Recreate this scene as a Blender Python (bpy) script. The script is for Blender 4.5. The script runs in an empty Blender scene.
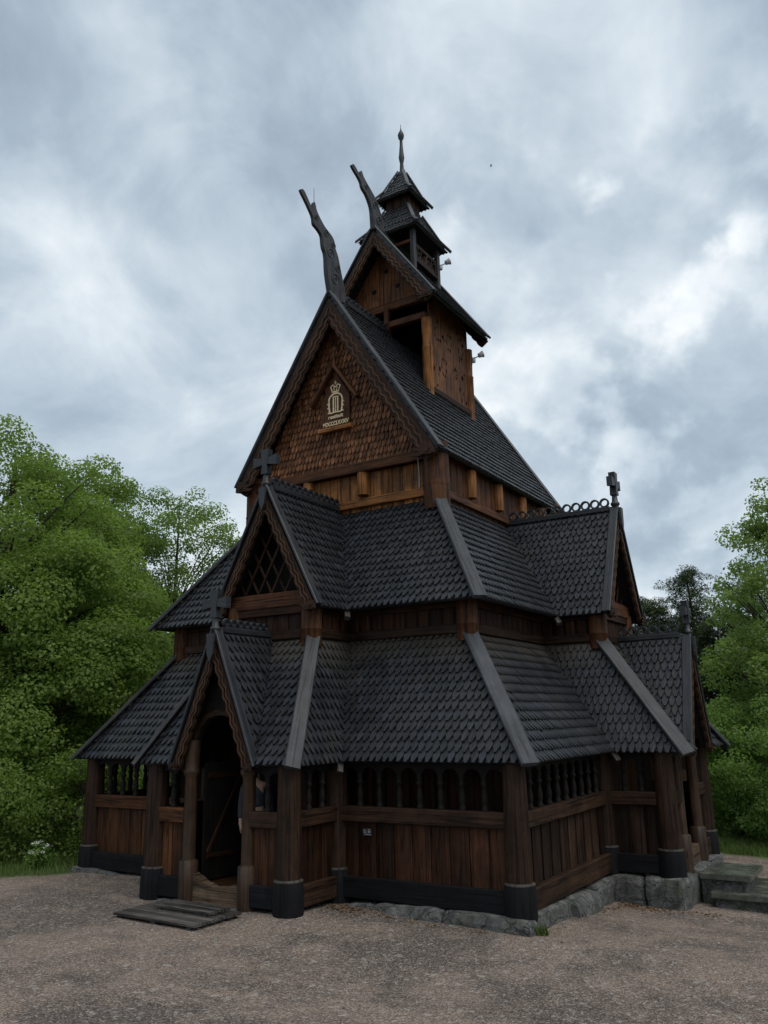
import bpy, math, random
import numpy as np
from mathutils import Vector as V, Matrix
random.seed(7)
RNG = np.random.default_rng(11)
SC = bpy.context.scene
COL = SC.collection
Z = V((0, 0, 1))

# ------------------------------------------------------------------ mesh builder
class MB:
    def __init__(s):
        s.v = []; s.f = []; s.uv = []; s.t = []; s.sm = []
    def face(s, pts, uvs, tint=.5, smooth=False):
        b = len(s.v); s.v += [tuple(p) for p in pts]
        s.f.append(tuple(range(b, b + len(pts)))); s.uv += list(uvs); s.t.append(tint); s.sm.append(smooth)
    def grid(s, rows, closed=True, tint=.5, ulen=None, smooth=True):
        """rows: list of rings (same length) sharing vertices"""
        b = len(s.v); n = len(rows[0]); o = random.random() * 50
        for r in rows: s.v += [tuple(p) for p in r]
        acc = [0]
        for i in range(1, len(rows)): acc.append(acc[-1] + (V(rows[i][0]) - V(rows[i-1][0])).length)
        per = sum((V(rows[0][i]) - V(rows[0][i-1])).length for i in range(n)) / n
        per = max(per, .004)
        for i in range(len(rows) - 1):
            for j in range(n if closed else n - 1):
                k = (j + 1) % n
                s.f.append((b+i*n+j, b+i*n+k, b+(i+1)*n+k, b+(i+1)*n+j))
                s.uv += [(acc[i]+o, j*per), (acc[i]+o, (j+1)*per), (acc[i+1]+o, (j+1)*per), (acc[i+1]+o, j*per)]
                s.t.append(tint); s.sm.append(smooth)
    def build(s, name, mat, parent=None, origin=None):
        me = bpy.data.meshes.new(name)
        vv = s.v
        if origin is not None: vv = [(a-origin[0], b-origin[1], c-origin[2]) for a, b, c in vv]
        me.from_pydata(vv, [], s.f)
        l = me.uv_layers.new(name='UVMap')
        l.data.foreach_set('uv', np.array(s.uv, dtype=np.float32).ravel())
        a = me.attributes.new('tint', 'FLOAT', 'FACE'); a.data.foreach_set('value', np.array(s.t, dtype=np.float32))
        me.polygons.foreach_set('use_smooth', np.array(s.sm, dtype=bool))
        me.materials.append(mat); me.update()
        o = bpy.data.objects.new(name, me); COL.objects.link(o)
        if origin is not None: o.location = origin
        if parent is not None:
            o.parent = parent
            base = V((0, 0, 0))
            p = parent
            while p is not None: base += V(p.location); p = p.parent
            o.location = V(o.location) - base if origin is not None else -base
        return o

def rt(a=.3, b=.7): return random.uniform(a, b)

def extrude(mb, poly, vec, tint=None, smooth=False, caps=True):
    tint = rt() if tint is None else tint
    poly = [V(p) for p in poly]; vec = V(vec); n = len(poly); L = vec.length
    o = random.random()*40; q = random.random()*40
    acc = 0
    nn = V((0,0,0))
    for i in range(n): nn += (poly[i]).cross(poly[(i+1) % n])
    flip = nn.dot(vec) > 0
    for i in range(n):
        a, b = poly[i], poly[(i+1) % n]; d = (b-a).length
        pts = [a, b, b+vec, a+vec]; uv = [(o, q+acc), (o, q+acc+d), (o+L, q+acc+d), (o+L, q+acc)]
        if not flip: pts.reverse(); uv.reverse()
        mb.face(pts, uv, tint, smooth)
        acc += d
    if caps:
        e1 = (poly[1]-poly[0]).normalized(); ax = vec.normalized(); e2 = ax.cross(e1)
        lu = [((p-poly[0]).dot(e1), (p-poly[0]).dot(e2)) for p in poly]
        w1 = max(u for u, _ in lu)-min(u for u, _ in lu); w2 = max(u for _, u in lu)-min(u for _, u in lu)
        if w2 > w1: lu = [(b_, a_) for a_, b_ in lu]
        uv = [(u+o, v+q) for u, v in lu]
        A = list(poly); B = [p+vec for p in poly]
        if flip: A = A[::-1]; mb.face(A, uv[::-1], tint); mb.face(B, uv, tint)
        else: mb.face(A, uv, tint); mb.face(B[::-1], uv[::-1], tint)

def beam(mb, p0, p1, w, h, up=Z, ch=.012, tint=None):
    p0, p1, up = V(p0), V(p1), V(up)
    d = (p1-p0).normalized(); s = d.cross(up).normalized(); u = s.cross(d).normalized()
    a, b = w/2, h/2; c = min(ch, a*.6, b*.6)
    cs = [(-a, -b+c), (-a+c, -b), (a-c, -b), (a, -b+c), (a, b-c), (a-c, b), (-a+c, b), (-a, b-c)]
    extrude(mb, [p0+s*x+u*y for x, y in cs], p1-p0, tint)

def lathe(mb, base, prof, n=18, tint=None, axis=Z, cap=True, wob=0.):
    tint = rt() if tint is None else tint
    base = V(base); ax = V(axis).normalized()
    e1 = ax.orthogonal().normalized() if abs(ax.z) < .99 else V((1, 0, 0)); e2 = ax.cross(e1)
    wv = [1+random.uniform(-wob, wob) for _ in range(n)]
    rows = [[base+ax*h+(e1*math.cos(2*math.pi*i/n)+e2*math.sin(2*math.pi*i/n))*r*wv[i] for i in range(n)] for r, h in prof]
    mb.grid(rows, True, tint)
    if cap:
        for row, fl in ((rows[0], True), (rows[-1], False)):
            c = sum((V(p) for p in row), V((0,0,0)))/n
            pts = row[::-1] if fl else row
            mb.face(pts, [((p-c).x, (p-c).y) for p in pts], tint)

def tube(mb, pts, radii, n=7, tint=.5):
    pts = [V(p) for p in pts]; rows = []
    for i, p in enumerate(pts):
        d = (pts[min(i+1, len(pts)-1)]-pts[max(i-1, 0)]).normalized()
        e1 = d.cross(V((.31, .95, .02))).normalized(); e2 = d.cross(e1)
        rows.append([p+(e1*math.cos(2*math.pi*k/n)+e2*math.sin(2*math.pi*k/n))*radii[i] for k in range(n)])
    mb.grid(rows, True, tint)

# ------------------------------------------------------------------ roofs
def clip(poly, cl):
    out = poly
    for i in range(len(cl)):
        a = cl[i]; b = cl[(i+1) % len(cl)]; src = out; out = []
        if not src: return []
        ex, ey = b[0]-a[0], b[1]-a[1]
        def sd(p): return ex*(p[1]-a[1]) - ey*(p[0]-a[0])
        for k in range(len(src)):
            p = src[k]; q = src[(k+1) % len(src)]; sp, sq = sd(p), sd(q)
            if sp >= 0: out.append(p)
            if (sp >= 0) != (sq >= 0):
                t = sp/(sp-sq); out.append((p[0]+(q[0]-p[0])*t, p[1]+(q[1]-p[1])*t))
    return out

def area(p): return .5*sum(p[i-1][0]*p[i][1]-p[i][0]*p[i-1][1] for i in range(len(p)))

def shingles(mb, poly, out, w=.125, e=.175, th=.034, lift=.055, form='spade', over=.04, deck=.05, deck_tint=.3, rowsag=.005, gap=.93):
    """cover a convex planar polygon with individually cut shingles; out = rough outward normal"""
    poly = [V(p) for p in poly]
    n = (poly[1]-poly[0]).cross(poly[2]-poly[0]).normalized()
    if n.dot(V(out)) < 0: n = -n
    eu = Z.cross(n).normalized(); ev = n.cross(eu).normalized()
    o = min(poly, key=lambda p: (p-poly[0]).dot(ev))
    uvp = [((p-o).dot(eu), (p-o).dot(ev)) for p in poly]
    if area(uvp) < 0: uvp.reverse()
    vmin = min(v for u, v in uvp); vmax = max(v for u, v in uvp)
    # lower the eave edge a little so the first row overhangs
    cl = [(u, v-over if v < vmin+.01 else v) for u, v in uvp]
    umin = min(u for u, v in cl); umax = max(u for u, v in cl)
    P = lambda u, v, h: o+eu*u+ev*v+n*h
    # deck boards
    if deck:
        extrude(mb, [P(u, v, .004) for u, v in uvp], -n*deck, deck_tint)
    j = 0; v0 = vmin-over
    L = 1.65*e
    while v0 < vmax:
        x = umin-w*(1.5 if j % 2 else 1.0)+random.uniform(-.01, .01)
        while x < umax+w:
            ww = w*random.uniform(.93, 1.05); cx = x+ww/2; hw = ww/2*gap
            vj = v0+random.uniform(-.006, .006)-(.025 if random.random() < .012 and form == 'spade' else 0); sl_ = random.gauss(0, .008) if form == 'spade' else 0; rs = random.uniform(-rowsag, rowsag); sk = random.uniform(-.006, .006)
            if form == 'spade':
                ol = [(-.3*hw+sk, 0), (.3*hw+sk, 0), (.99*hw, .6*e), (.92*hw, L), (-.92*hw, L), (-.99*hw, .6*e)]
            elif form == 'round':
                ol = [(-.45*hw, .02*e), (0+sk, -.06*e), (.45*hw, .02*e), (.9*hw, .3*e), (hw, .6*e), (hw, L), (-hw, L), (-hw, .6*e), (-.9*hw, .3*e)]
            ol = [(cx+a+b*sl_, vj+b+a*sl_*2) for a, b in ol]
            pc = clip(ol, cl)
            x += ww
            if len(pc) < 3 or abs(area(pc)) < .0006: continue
            H = lambda v: .012+rs+lift*(1-(v-vj)/L)
            top = [P(u, v, H(v)) for u, v in pc]; bot = [P(u, v, H(v)-th) for u, v in pc]
            t = min(1, max(0, random.gauss(.5, .2))); ro = random.random()*60; rq = random.random()*60
            mb.face(top, [(v+ro, u+rq) for u, v in pc], t)
            m = len(pc)
            for k in range(m):
                q = (k+1) % m
                if (pc[k][1] > vj+.9*L and pc[q][1] > vj+.9*L): continue
                d = math.hypot(pc[q][0]-pc[k][0], pc[q][1]-pc[k][1])
                mb.face([bot[k], bot[q], top[q], top[k]], [(ro, rq), (ro, rq+d), (ro+th, rq+d), (ro+th, rq)], t)
        v0 += e*random.uniform(.99, 1.01); j += 1

# ------------------------------------------------------------------ materials
def newmat(name):
    m = bpy.data.materials.new(name); m.use_nodes = True
    nt = m.node_tree
    return m, nt, nt.nodes['Principled BSDF']
def N(nt, t, **kw):
    n = nt.nodes.new(t)
    for k, v in kw.items(): setattr(n, k, v)
    return n
def ramp(nt, fac, stops):
    r = N(nt, 'ShaderNodeValToRGB'); cr = r.color_ramp
    while len(cr.elements) < len(stops): cr.elements.new(.5)
    for e, (p, c) in zip(cr.elements, stops): e.position = p; e.color = (*c, 1)
    nt.links.new(fac, r.inputs[0]); return r.outputs[0]
def mixc(nt, fac, a, b, mode='MIX'):
    m = N(nt, 'ShaderNodeMix', data_type='RGBA', blend_type=mode)
    for s, x in ((0, fac), (6, a), (7, b)):
        if hasattr(x, 'is_output'): nt.links.new(x, m.inputs[s])
        elif s == 0: m.inputs[0].default_value = x
        else: m.inputs[s].default_value = (*x, 1)
    return m.outputs[2]
def noise(nt, vec, scale, detail=4, rough=.6, dist=0.):
    n = N(nt, 'ShaderNodeTexNoise'); n.inputs['Scale'].default_value = scale; n.inputs['Detail'].default_value = detail
    n.inputs['Roughness'].default_value = rough; n.inputs['Distortion'].default_value = dist
    if vec is not None: nt.links.new(vec, n.inputs['Vector'])
    return n.outputs[0]
def mapv(nt, vec, scale):
    m = N(nt, 'ShaderNodeMapping'); m.inputs['Scale'].default_value = scale; nt.links.new(vec, m.inputs[0]); return m.outputs[0]

def wood(name, dark, mid, light, rough=.6, spec=.35, grain=28., bump=.25, patch=None, patch_amt=.5):
    m, nt, b = newmat(name)
    tc = N(nt, 'ShaderNodeTexCoord'); uv = tc.outputs['UV']; ob = tc.outputs['Object']
    g = noise(nt, mapv(nt, uv, (1.6, grain, 1)), 1.0, 6, .65, .4)
    g2 = noise(nt, mapv(nt, uv, (.55, 7., 1)), 1.0, 5, .7, .5); g3 = noise(nt, ob, 2.1, 5, .7, .4)
    at = N(nt, 'ShaderNodeAttribute', attribute_name='tint')
    c = ramp(nt, g, [(.28, dark), (.5, mid), (.72, light)])
    c2 = ramp(nt, g2, [(.3, tuple(x*.35 for x in mid)), (.7, tuple(min(1, x*1.6) for x in mid))])
    c = mixc(nt, .5, c, c2)
    c = mixc(nt, 1., c, ramp(nt, g3, [(.3, (.55,)*3), (.5, (1,)*3), (.72, (1.5,)*3)]), 'MULTIPLY')
    tv = ramp(nt, at.outputs['Fac'], [(0, (.38,)*3), (.5, (1,)*3), (1, (1.85,)*3)])
    # ramp clamps display colours but keeps values above one
    c = mixc(nt, 1., c, tv, 'MULTIPLY')
    ck = noise(nt, mapv(nt, uv, (.28, 9., 1)), 1.0, 3, .55, .3)
    c = mixc(nt, 1., c, ramp(nt, ck, [(.462, (1,)*3), (.49, (.28,)*3), (.5, (.28,)*3), (.53, (1,)*3)]), 'MULTIPLY')
    if patch:
        pn = noise(nt, ob, .9, 5, .65, .6)
        pf = ramp(nt, pn, [(.48, (0, 0, 0)), (.68, (patch_amt,)*3)])
        c = mixc(nt, pf, c, patch)
    nt.links.new(c, b.inputs['Base Color'])
    rr = ramp(nt, g2, [(.2, (rough-.12,)*3), (.8, (min(1, rough+.15),)*3)])
    nt.links.new(rr, b.inputs['Roughness']); b.inputs['Specular IOR Level'].default_value = spec
    bp = N(nt, 'ShaderNodeBump'); bp.inputs['Strength'].default_value = bump; bp.inputs['Distance'].default_value = .02
    nt.links.new(g, bp.inputs['Height']); nt.links.new(bp.outputs[0], b.inputs['Normal'])
    return m

M = {}
M['roof'] = wood('tarred_shingle', (0.0036, 0.0046, 0.0064), (0.0088, 0.0112, 0.0152), (0.019, 0.023, 0.03), .46, .55, 16, .4, (.035, .033, .029), .5)
M['hip'] = wood('weathered_grey_board', (0.017, 0.019, 0.0225), (0.034, 0.0375, 0.043), (0.056, 0.061, 0.068), .6, .35, 26, .3)
M['dark'] = wood('dark_tarred_wood', (0.0095, 0.0038, 0.0019), (0.0275, 0.011, 0.0052), (0.058, 0.0255, 0.0125), .6, .15)
M['turretwood'] = wood('reddish_turret_wood', (0.045, 0.0165, 0.0068), (0.112, 0.046, 0.0185), (0.195, 0.089, 0.039), .6, .15, 24, .3, (.16, .09, .04), .35)
M['finial'] = wood('dark_weathered_finial', (.016, .016, .018), (.032, .032, .035), (.055, .055, .06), .55, .35, 18, .4)
M['post'] = wood('dark_post_wood', (0.012, 0.0062, 0.0036), (0.029, 0.0152, 0.009), (0.056, 0.03, 0.0178), .6, .15)
M['mid'] = wood('brown_tarred_wood', (0.026, 0.0098, 0.0042), (0.068, 0.027, 0.011), (0.125, 0.055, 0.0235), .6, .15)
M['orange'] = wood('honey_brown_wood', (0.075, 0.027, 0.008), (0.195, 0.08, 0.0235), (0.33, 0.15, 0.05), .6, .15, 22, .25, (.06, .03, .016), .8)
M['scale'] = wood('brown_scale_wood', (0.045, 0.018, 0.0085), (0.13, 0.056, 0.026), (0.25, 0.12, 0.062), .6, .15)
M['carve'] = wood('carved_brown_wood', (0.034, 0.018, 0.01), (0.068, 0.036, 0.02), (0.105, 0.058, 0.034), .6, .15)
M['barge'] = wood('dark_bargeboard_wood', (0.014, 0.0075, 0.0047), (0.034, 0.0175, 0.0105), (0.058, 0.033, 0.021), .6, .15)
M['shoe'] = wood('black_tarred_shoe', (0.0026, 0.0026, 0.0035), (0.0057, 0.0057, 0.007), (0.011, 0.011, 0.0132), .8, .2)
M['cap'] = wood('grey_ledge_wood', (0.022, 0.019, 0.017), (0.045, 0.04, 0.035), (0.08, 0.072, 0.064), .7, .2)
M['black'] = wood('shade_black_wood', (0.0048, 0.0036, 0.003), (0.0084, 0.006, 0.0048), (0.0144, 0.0102, 0.0078), .7, .2)  # near-black colour stands in for shade indoors and in openings
M['tan'] = wood('worn_pale_wood', (0.0455, 0.0296, 0.0182), (0.091, 0.0614, 0.0387), (0.1365, 0.1001, 0.0683), .7, .2)
M['pallet'] = wood('weathered_walkway_wood', (0.027, 0.024, 0.0225), (0.057, 0.051, 0.0465), (0.105, 0.0945, 0.0855), .75, .2)

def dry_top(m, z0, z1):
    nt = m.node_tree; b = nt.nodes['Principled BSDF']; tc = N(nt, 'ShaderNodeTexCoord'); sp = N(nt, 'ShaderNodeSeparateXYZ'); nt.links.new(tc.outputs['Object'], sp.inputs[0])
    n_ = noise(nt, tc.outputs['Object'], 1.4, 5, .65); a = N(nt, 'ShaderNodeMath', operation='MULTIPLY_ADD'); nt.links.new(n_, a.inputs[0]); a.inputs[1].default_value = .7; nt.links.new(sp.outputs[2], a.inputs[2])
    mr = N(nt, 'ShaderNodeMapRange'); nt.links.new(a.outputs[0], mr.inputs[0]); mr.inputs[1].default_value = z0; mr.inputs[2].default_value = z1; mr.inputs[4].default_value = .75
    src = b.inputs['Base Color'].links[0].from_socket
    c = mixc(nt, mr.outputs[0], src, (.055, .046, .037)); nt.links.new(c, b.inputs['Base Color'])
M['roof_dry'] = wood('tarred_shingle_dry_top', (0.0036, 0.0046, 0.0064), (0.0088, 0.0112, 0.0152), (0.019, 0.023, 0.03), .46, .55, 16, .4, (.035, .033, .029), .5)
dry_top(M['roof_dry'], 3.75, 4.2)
def plain(name, col, rough=.5, metal=0.):
    m, nt, b = newmat(name)
    tc = N(nt, 'ShaderNodeTexCoord'); g = noise(nt, tc.outputs['Object'], 14, 5, .65)
    c = ramp(nt, g, [(.3, tuple(x*.7 for x in col)), (.7, tuple(min(1, x*1.2) for x in col))])
    nt.links.new(c, b.inputs['Base Color']); b.inputs['Roughness'].default_value = rough; b.inputs['Metallic'].default_value = metal
    return m
M['gilt'] = plain('pale_gilt_paint', (.62, .5, .3), .45)
M['iron'] = plain('grey_iron', (.16, .16, .17), .4, .8)
M['lampmetal'] = plain('pale_lamp_metal', (.45, .47, .5), .4)
M['plate'] = plain('dark_plate', (.03, .03, .035), .4)
M['white'] = plain('white_mark', (.22, .22, .22), .6)

def stone_mat():
    m, nt, b = newmat('grey_granite'); tc = N(nt, 'ShaderNodeTexCoord'); ob = tc.outputs['Object']
    g = noise(nt, ob, 5, 9, .78, .5); f = noise(nt, ob, 90, 2, .5)
    c = ramp(nt, g, [(.34, (.035, .035, .034)), (.5, (.13, .13, .125)), (.68, (.3, .295, .28))])
    vc = N(nt, 'ShaderNodeTexVoronoi', feature='DISTANCE_TO_EDGE'); vc.inputs['Scale'].default_value = 3.1; vm = N(nt, 'ShaderNodeVectorMath', operation='ADD'); wn = N(nt, 'ShaderNodeTexNoise'); wn.inputs['Scale'].default_value = 4; nt.links.new(ob, wn.inputs[0]); wsc = N(nt, 'ShaderNodeVectorMath', operation='SCALE'); wsc.inputs['Scale'].default_value = .35; nt.links.new(wn.outputs['Color'], wsc.inputs[0]); nt.links.new(ob, vm.inputs[0]); nt.links.new(wsc.outputs[0], vm.inputs[1]); nt.links.new(vm.outputs[0], vc.inputs['Vector'])
    crack = ramp(nt, vc.outputs['Distance'], [(0, (.4,)*3), (.03, (1,)*3)])
    c = mixc(nt, 1., c, crack, 'MULTIPLY')
    c = mixc(nt, ramp(nt, f, [(.35, (.4,)*3), (.6, (0,)*3)]), c, (.03, .03, .03))
    mo = noise(nt, ob, 2.2, 5, .6); c = mixc(nt, ramp(nt, mo, [(.5, (0,)*3), (.68, (.6,)*3)]), c, (.05, .07, .025))
    nt.links.new(c, b.inputs['Base Color']); b.inputs['Roughness'].default_value = .8
    bp = N(nt, 'ShaderNodeBump'); bp.inputs['Strength'].default_value = 1.; bp.inputs['Distance'].default_value = .09
    hm = N(nt, 'ShaderNodeMath', operation='MULTIPLY_ADD'); nt.links.new(crack, hm.inputs[0]); hm.inputs[1].default_value = .5; nt.links.new(g, hm.inputs[2]); nt.links.new(hm.outputs[0], bp.inputs['Height']); nt.links.new(bp.outputs[0], b.inputs['Normal'])
    return m
M['stone'] = stone_mat()
def slab_mat():
    m, nt, b = newmat('wet_stone_slab'); tc = N(nt, 'ShaderNodeTexCoord'); ob = tc.outputs['Object']
    g = noise(nt, ob, 5, 6, .65)
    c = ramp(nt, g, [(.3, (.035, .04, .035)), (.55, (.075, .08, .065)), (.75, (.14, .14, .12))])
    nt.links.new(c, b.inputs['Base Color'])
    nt.links.new(ramp(nt, g, [(.35, (.08,)*3), (.6, (.4,)*3)]), b.inputs['Roughness'])
    bp = N(nt, 'ShaderNodeBump'); bp.inputs['Strength'].default_value = .3; bp.inputs['Distance'].default_value = .02
    nt.links.new(g, bp.inputs['Height']); nt.links.new(bp.outputs[0], b.inputs['Normal'])
    return m
M['slab'] = slab_mat()

def leaf_mat(name, dark, mid, light, trans=.35, rough=.5):
    m, nt, b = newmat(name)
    at = N(nt, 'ShaderNodeAttribute', attribute_name='tint')
    c = ramp(nt, at.outputs['Fac'], [(0, dark), (.5, mid), (1, light)])
    nt.links.new(c, b.inputs['Base Color']); b.inputs['Roughness'].default_value = rough; b.inputs['Specular IOR Level'].default_value = .15
    tr = N(nt, 'ShaderNodeBsdfTranslucent'); tcv = mixc(nt, 1., c, (1.0, 1.15, .55), 'MULTIPLY'); nt.links.new(tcv, tr.inputs[0])
    mx = N(nt, 'ShaderNodeMixShader'); mx.inputs[0].default_value = trans
    nt.links.new(b.outputs[0], mx.inputs[1]); nt.links.new(tr.outputs[0], mx.inputs[2])
    nt.links.new(mx.outputs[0], nt.nodes['Material Output'].inputs[0])
    return m
M['leafA'] = leaf_mat('broad_leaf_green', (.11, .165, .038), (.175, .25, .062), (.24, .325, .098), .58)
M['leafB'] = leaf_mat('light_leaf_green', (.13, .19, .055), (.19, .265, .085), (.25, .335, .12), .58)
M['leafC'] = leaf_mat('shrub_leaf_green', (.1, .17, .045), (.155, .245, .07), (.21, .31, .1), .58)
M['needle'] = leaf_mat('pine_needle_green', (.03, .046, .02), (.052, .074, .03), (.08, .105, .045), .2)
M['grass'] = leaf_mat('grass_green', (.05, .085, .02), (.09, .14, .035), (.15, .19, .06), .25)
M['petal'] = leaf_mat('white_petal', (.5, .5, .48), (.65, .65, .62), (.75, .75, .72), .2)
M['bark'] = wood('tree_bark', (.02, .016, .012), (.045, .037, .03), (.08, .07, .058), .85, .15, 14, .8)
M['pinebark'] = wood('pine_bark', (.03, .02, .014), (.07, .045, .032), (.12, .08, .06), .85, .15, 14, .8)

# ------------------------------------------------------------------ scene helpers
def tag(o, label=None, cat=None, group=None, kind=None):
    if label: o['label'] = label
    if cat: o['category'] = cat
    if group: o['group'] = group
    if kind: o['kind'] = kind
    return o
def empty(name, loc):
    o = bpy.data.objects.new(name, None); COL.objects.link(o); o.location = loc; o.empty_display_size = .3; return o
def dup(o, loc=None, parent=None, children=True):
    c = o.copy(); COL.objects.link(c)
    if parent is not None: c.parent = parent
    if loc is not None: c.location = loc
    if children:
        for ch in list(o.children): dup(ch, None, c)
    return c

# ------------------------------------------------------------------ ground
def sstep(a, b, x):
    t = min(1, max(0, (x-a)/(b-a))); return t*t*(3-2*t)
def gz(x, y):
    z = -.07-.03*min(max(x, 0), 8)
    z -= .075*min(max(0, y+4.4), 5)*sstep(1.5, 5, x)
    z += .05*min(max(0, -6.8-y), 12)*sstep(-6, 2, x)
    z -= .02*min(max(0, -x-3), 3)
    return z
def build_ground():
    def axis(lo, hi, st, far):
        a = list(np.arange(lo, hi+.001, st)); k = st
        x = hi
        R = []
        while x < far: k *= 1.35; x += k; R.append(x)
        x = lo; k = st; Lf = []
        while x > -far: k *= 1.35; x -= k; Lf.append(x)
        return np.array(Lf[::-1]+a+R)
    X = axis(-9, 12, .15, 260); Y = axis(-15, 8, .15, 260)
    nx, ny = len(X), len(Y)
    vs = []
    ph = RNG.uniform(0, 6.28, 12)
    for y in Y:
        for x in X:
            w = .012*math.sin(1.3*x+ph[0]+.8*math.sin(.7*y+ph[1]))+.01*math.sin(1.9*y+.6*x+ph[2])+.005*math.sin(4.1*x-2.7*y+ph[3])+.005*math.sin(3.3*y+3.9*x+ph[4])
            vs.append((x, y, gz(x, y)+w))
    fs = [(j*nx+i, j*nx+i+1, (j+1)*nx+i+1, (j+1)*nx+i) for j in range(ny-1) for i in range(nx-1)]
    me = bpy.data.meshes.new('gravel_ground'); me.from_pydata(vs, [], fs)
    me.polygons.foreach_set('use_smooth', np.ones(len(fs), bool))
    o = bpy.data.objects.new('gravel_ground', me); COL.objects.link(o)
    m, nt, b = newmat('gravel'); tc = N(nt, 'ShaderNodeTexCoord'); ob = tc.outputs['Object']
    big = noise(nt, ob, .3, 6, .62, .8); med = noise(nt, ob, 1.6, 5, .65, .3)
    vo = N(nt, 'ShaderNodeTexVoronoi'); vo.inputs['Scale'].default_value = 62; nt.links.new(ob, vo.inputs['Vector'])
    vo2 = N(nt, 'ShaderNodeTexVoronoi'); vo2.inputs['Scale'].default_value = 21; nt.links.new(ob, vo2.inputs['Vector'])
    sx = N(nt, 'ShaderNodeSeparateColor'); nt.links.new(vo.outputs['Color'], sx.inputs[0])
    sx2 = N(nt, 'ShaderNodeSeparateColor'); nt.links.new(vo2.outputs['Color'], sx2.inputs[0])
    grey = ramp(nt, sx.outputs[0], [(0, (.05, .039, .033)), (.5, (.108, .087, .075)), (.85, (.165, .136, .118)), (1, (.34, .295, .262))])
    tan = ramp(nt, sx.outputs[0], [(0, (.115, .087, .069)), (.6, (.215, .166, .133)), (1, (.345, .276, .228))])
    bm = N(nt, 'ShaderNodeMath', operation='ADD'); nt.links.new(big, bm.inputs[0])
    mm = N(nt, 'ShaderNodeMath', operation='MULTIPLY'); nt.links.new(med, mm.inputs[0]); mm.inputs[1].default_value = .6
    nt.links.new(mm.outputs[0], bm.inputs[1])
    # trodden band of darker loose gravel across the yard
    sp = N(nt, 'ShaderNodeSeparateXYZ'); nt.links.new(ob, sp.inputs[0])
    f = ramp(nt, bm.outputs[0], [(.7, (0,)*3), (.88, (1,)*3)])
    c = mixc(nt, f, grey, tan)
    c = mixc(nt, ramp(nt, sx2.outputs[1], [(.92, (0,)*3), (.98, (.4,)*3)]), c, (.42, .4, .37))
    c = mixc(nt, ramp(nt, med, [(.25, (.25,)*3), (.5, (0,)*3)]), c, (.1, .08, .065))
    # grass beyond the yard: beyond a wandering edge
    ed = N(nt, 'ShaderNodeMath', operation='MULTIPLY_ADD')   # y - .55 x style edge on the left
    ed.inputs[1].default_value = -.75; nt.links.new(sp.outputs[0], ed.inputs[0]); nt.links.new(sp.outputs[1], ed.inputs[2])
    e2 = N(nt, 'ShaderNodeMath', operation='MULTIPLY_ADD'); nt.links.new(med, e2.inputs[0]); e2.inputs[1].default_value = .9; nt.links.new(ed.outputs[0], e2.inputs[2])
    le = N(nt, 'ShaderNodeMapRange'); le.inputs[1].default_value = -.95; le.inputs[2].default_value = -.55; nt.links.new(e2.outputs[0], le.inputs[0])
    lx = N(nt, 'ShaderNodeMapRange'); lx.inputs[1].default_value = -4.2; lx.inputs[2].default_value = -4.6; nt.links.new(sp.outputs[0], lx.inputs[0])
    ml = N(nt, 'ShaderNodeMath', operation='MULTIPLY'); nt.links.new(le.outputs[0], ml.inputs[0]); nt.links.new(lx.outputs[0], ml.inputs[1])
    yb = N(nt, 'ShaderNodeMath', operation='MULTIPLY_ADD'); nt.links.new(med, yb.inputs[0]); yb.inputs[1].default_value = 1.2; nt.links.new(sp.outputs[1], yb.inputs[2])
    rb = N(nt, 'ShaderNodeMapRange'); rb.inputs[1].default_value = 6.4; rb.inputs[2].default_value = 6.8; nt.links.new(yb.outputs[0], rb.inputs[0])
    mxx = N(nt, 'ShaderNodeMath', operation='MAXIMUM'); nt.links.new(ml.outputs[0], mxx.inputs[0]); nt.links.new(rb.outputs[0], mxx.inputs[1])
    gc = ramp(nt, med, [(.3, (.03, .05, .015)), (.7, (.08, .11, .035))])
    c = mixc(nt, mxx.outputs[0], c, gc)
    nt.links.new(c, b.inputs['Base Color']); b.inputs['Roughness'].default_value = .9; b.inputs['Specular IOR Level'].default_value = .2
    bp = N(nt, 'ShaderNodeBump'); bp.inputs['Strength'].default_value = .75; bp.inputs['Distance'].default_value = .02
    ad = N(nt, 'ShaderNodeMath', operation='ADD'); nt.links.new(vo.outputs['Distance'], ad.inputs[0])
    m3 = N(nt, 'ShaderNodeMath', operation='MULTIPLY'); nt.links.new(med, m3.inputs[0]); m3.inputs[1].default_value = 1.5; nt.links.new(m3.outputs[0], ad.inputs[1])
    nt.links.new(ad.outputs[0], bp.inputs['Height']); nt.links.new(bp.outputs[0], b.inputs['Normal'])
    me.materials.append(m)
    tag(o, 'brown and grey gravel yard round the church', 'ground', kind='structure')
build_ground()

# ------------------------------------------------------------------ measures of the church
WN, YN, YNE, Z3 = 2.217, -2.069, 3.75, 6.54
WE, YG, YG2, ZR, ZE = 2.45, -2.42, 4.07, 11.27, 7.44
WM, YM, YME, Z4 = 3.63, -3.49, 5.2, 4.43
WA, YA, YAE, Z5 = 3.234, -3.09, 4.8, 3.9
WL, YL, YLE, Z6 = 4.66, -4.34, 6.1, 1.95
WB, YB, YBE = 4.372, -4.14, 5.85
YS = 1.037
WPO, WP, WDR = 1.557, 1.346, .6
WX, YX, XX = .874, -4.166, 4.378
YPO, YPW = -5.56, -5.352
XPO, XPW = 5.86, 5.45

CH = empty('stave_church', (0, 1, 0))
tag(CH, 'tall dark brown wooden stave church with tiered black shingle roofs and dragon finials', 'church')

class Frame:
    """a gable's own axes: h sideways, o outwards"""
    def __init__(s, c, H, Nn): s.c = V(c); s.H = V(H); s.N = V(Nn)
    def __call__(s, h, z, o=0): return s.c+s.H*h+s.N*o+V((0, 0, z))

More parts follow.
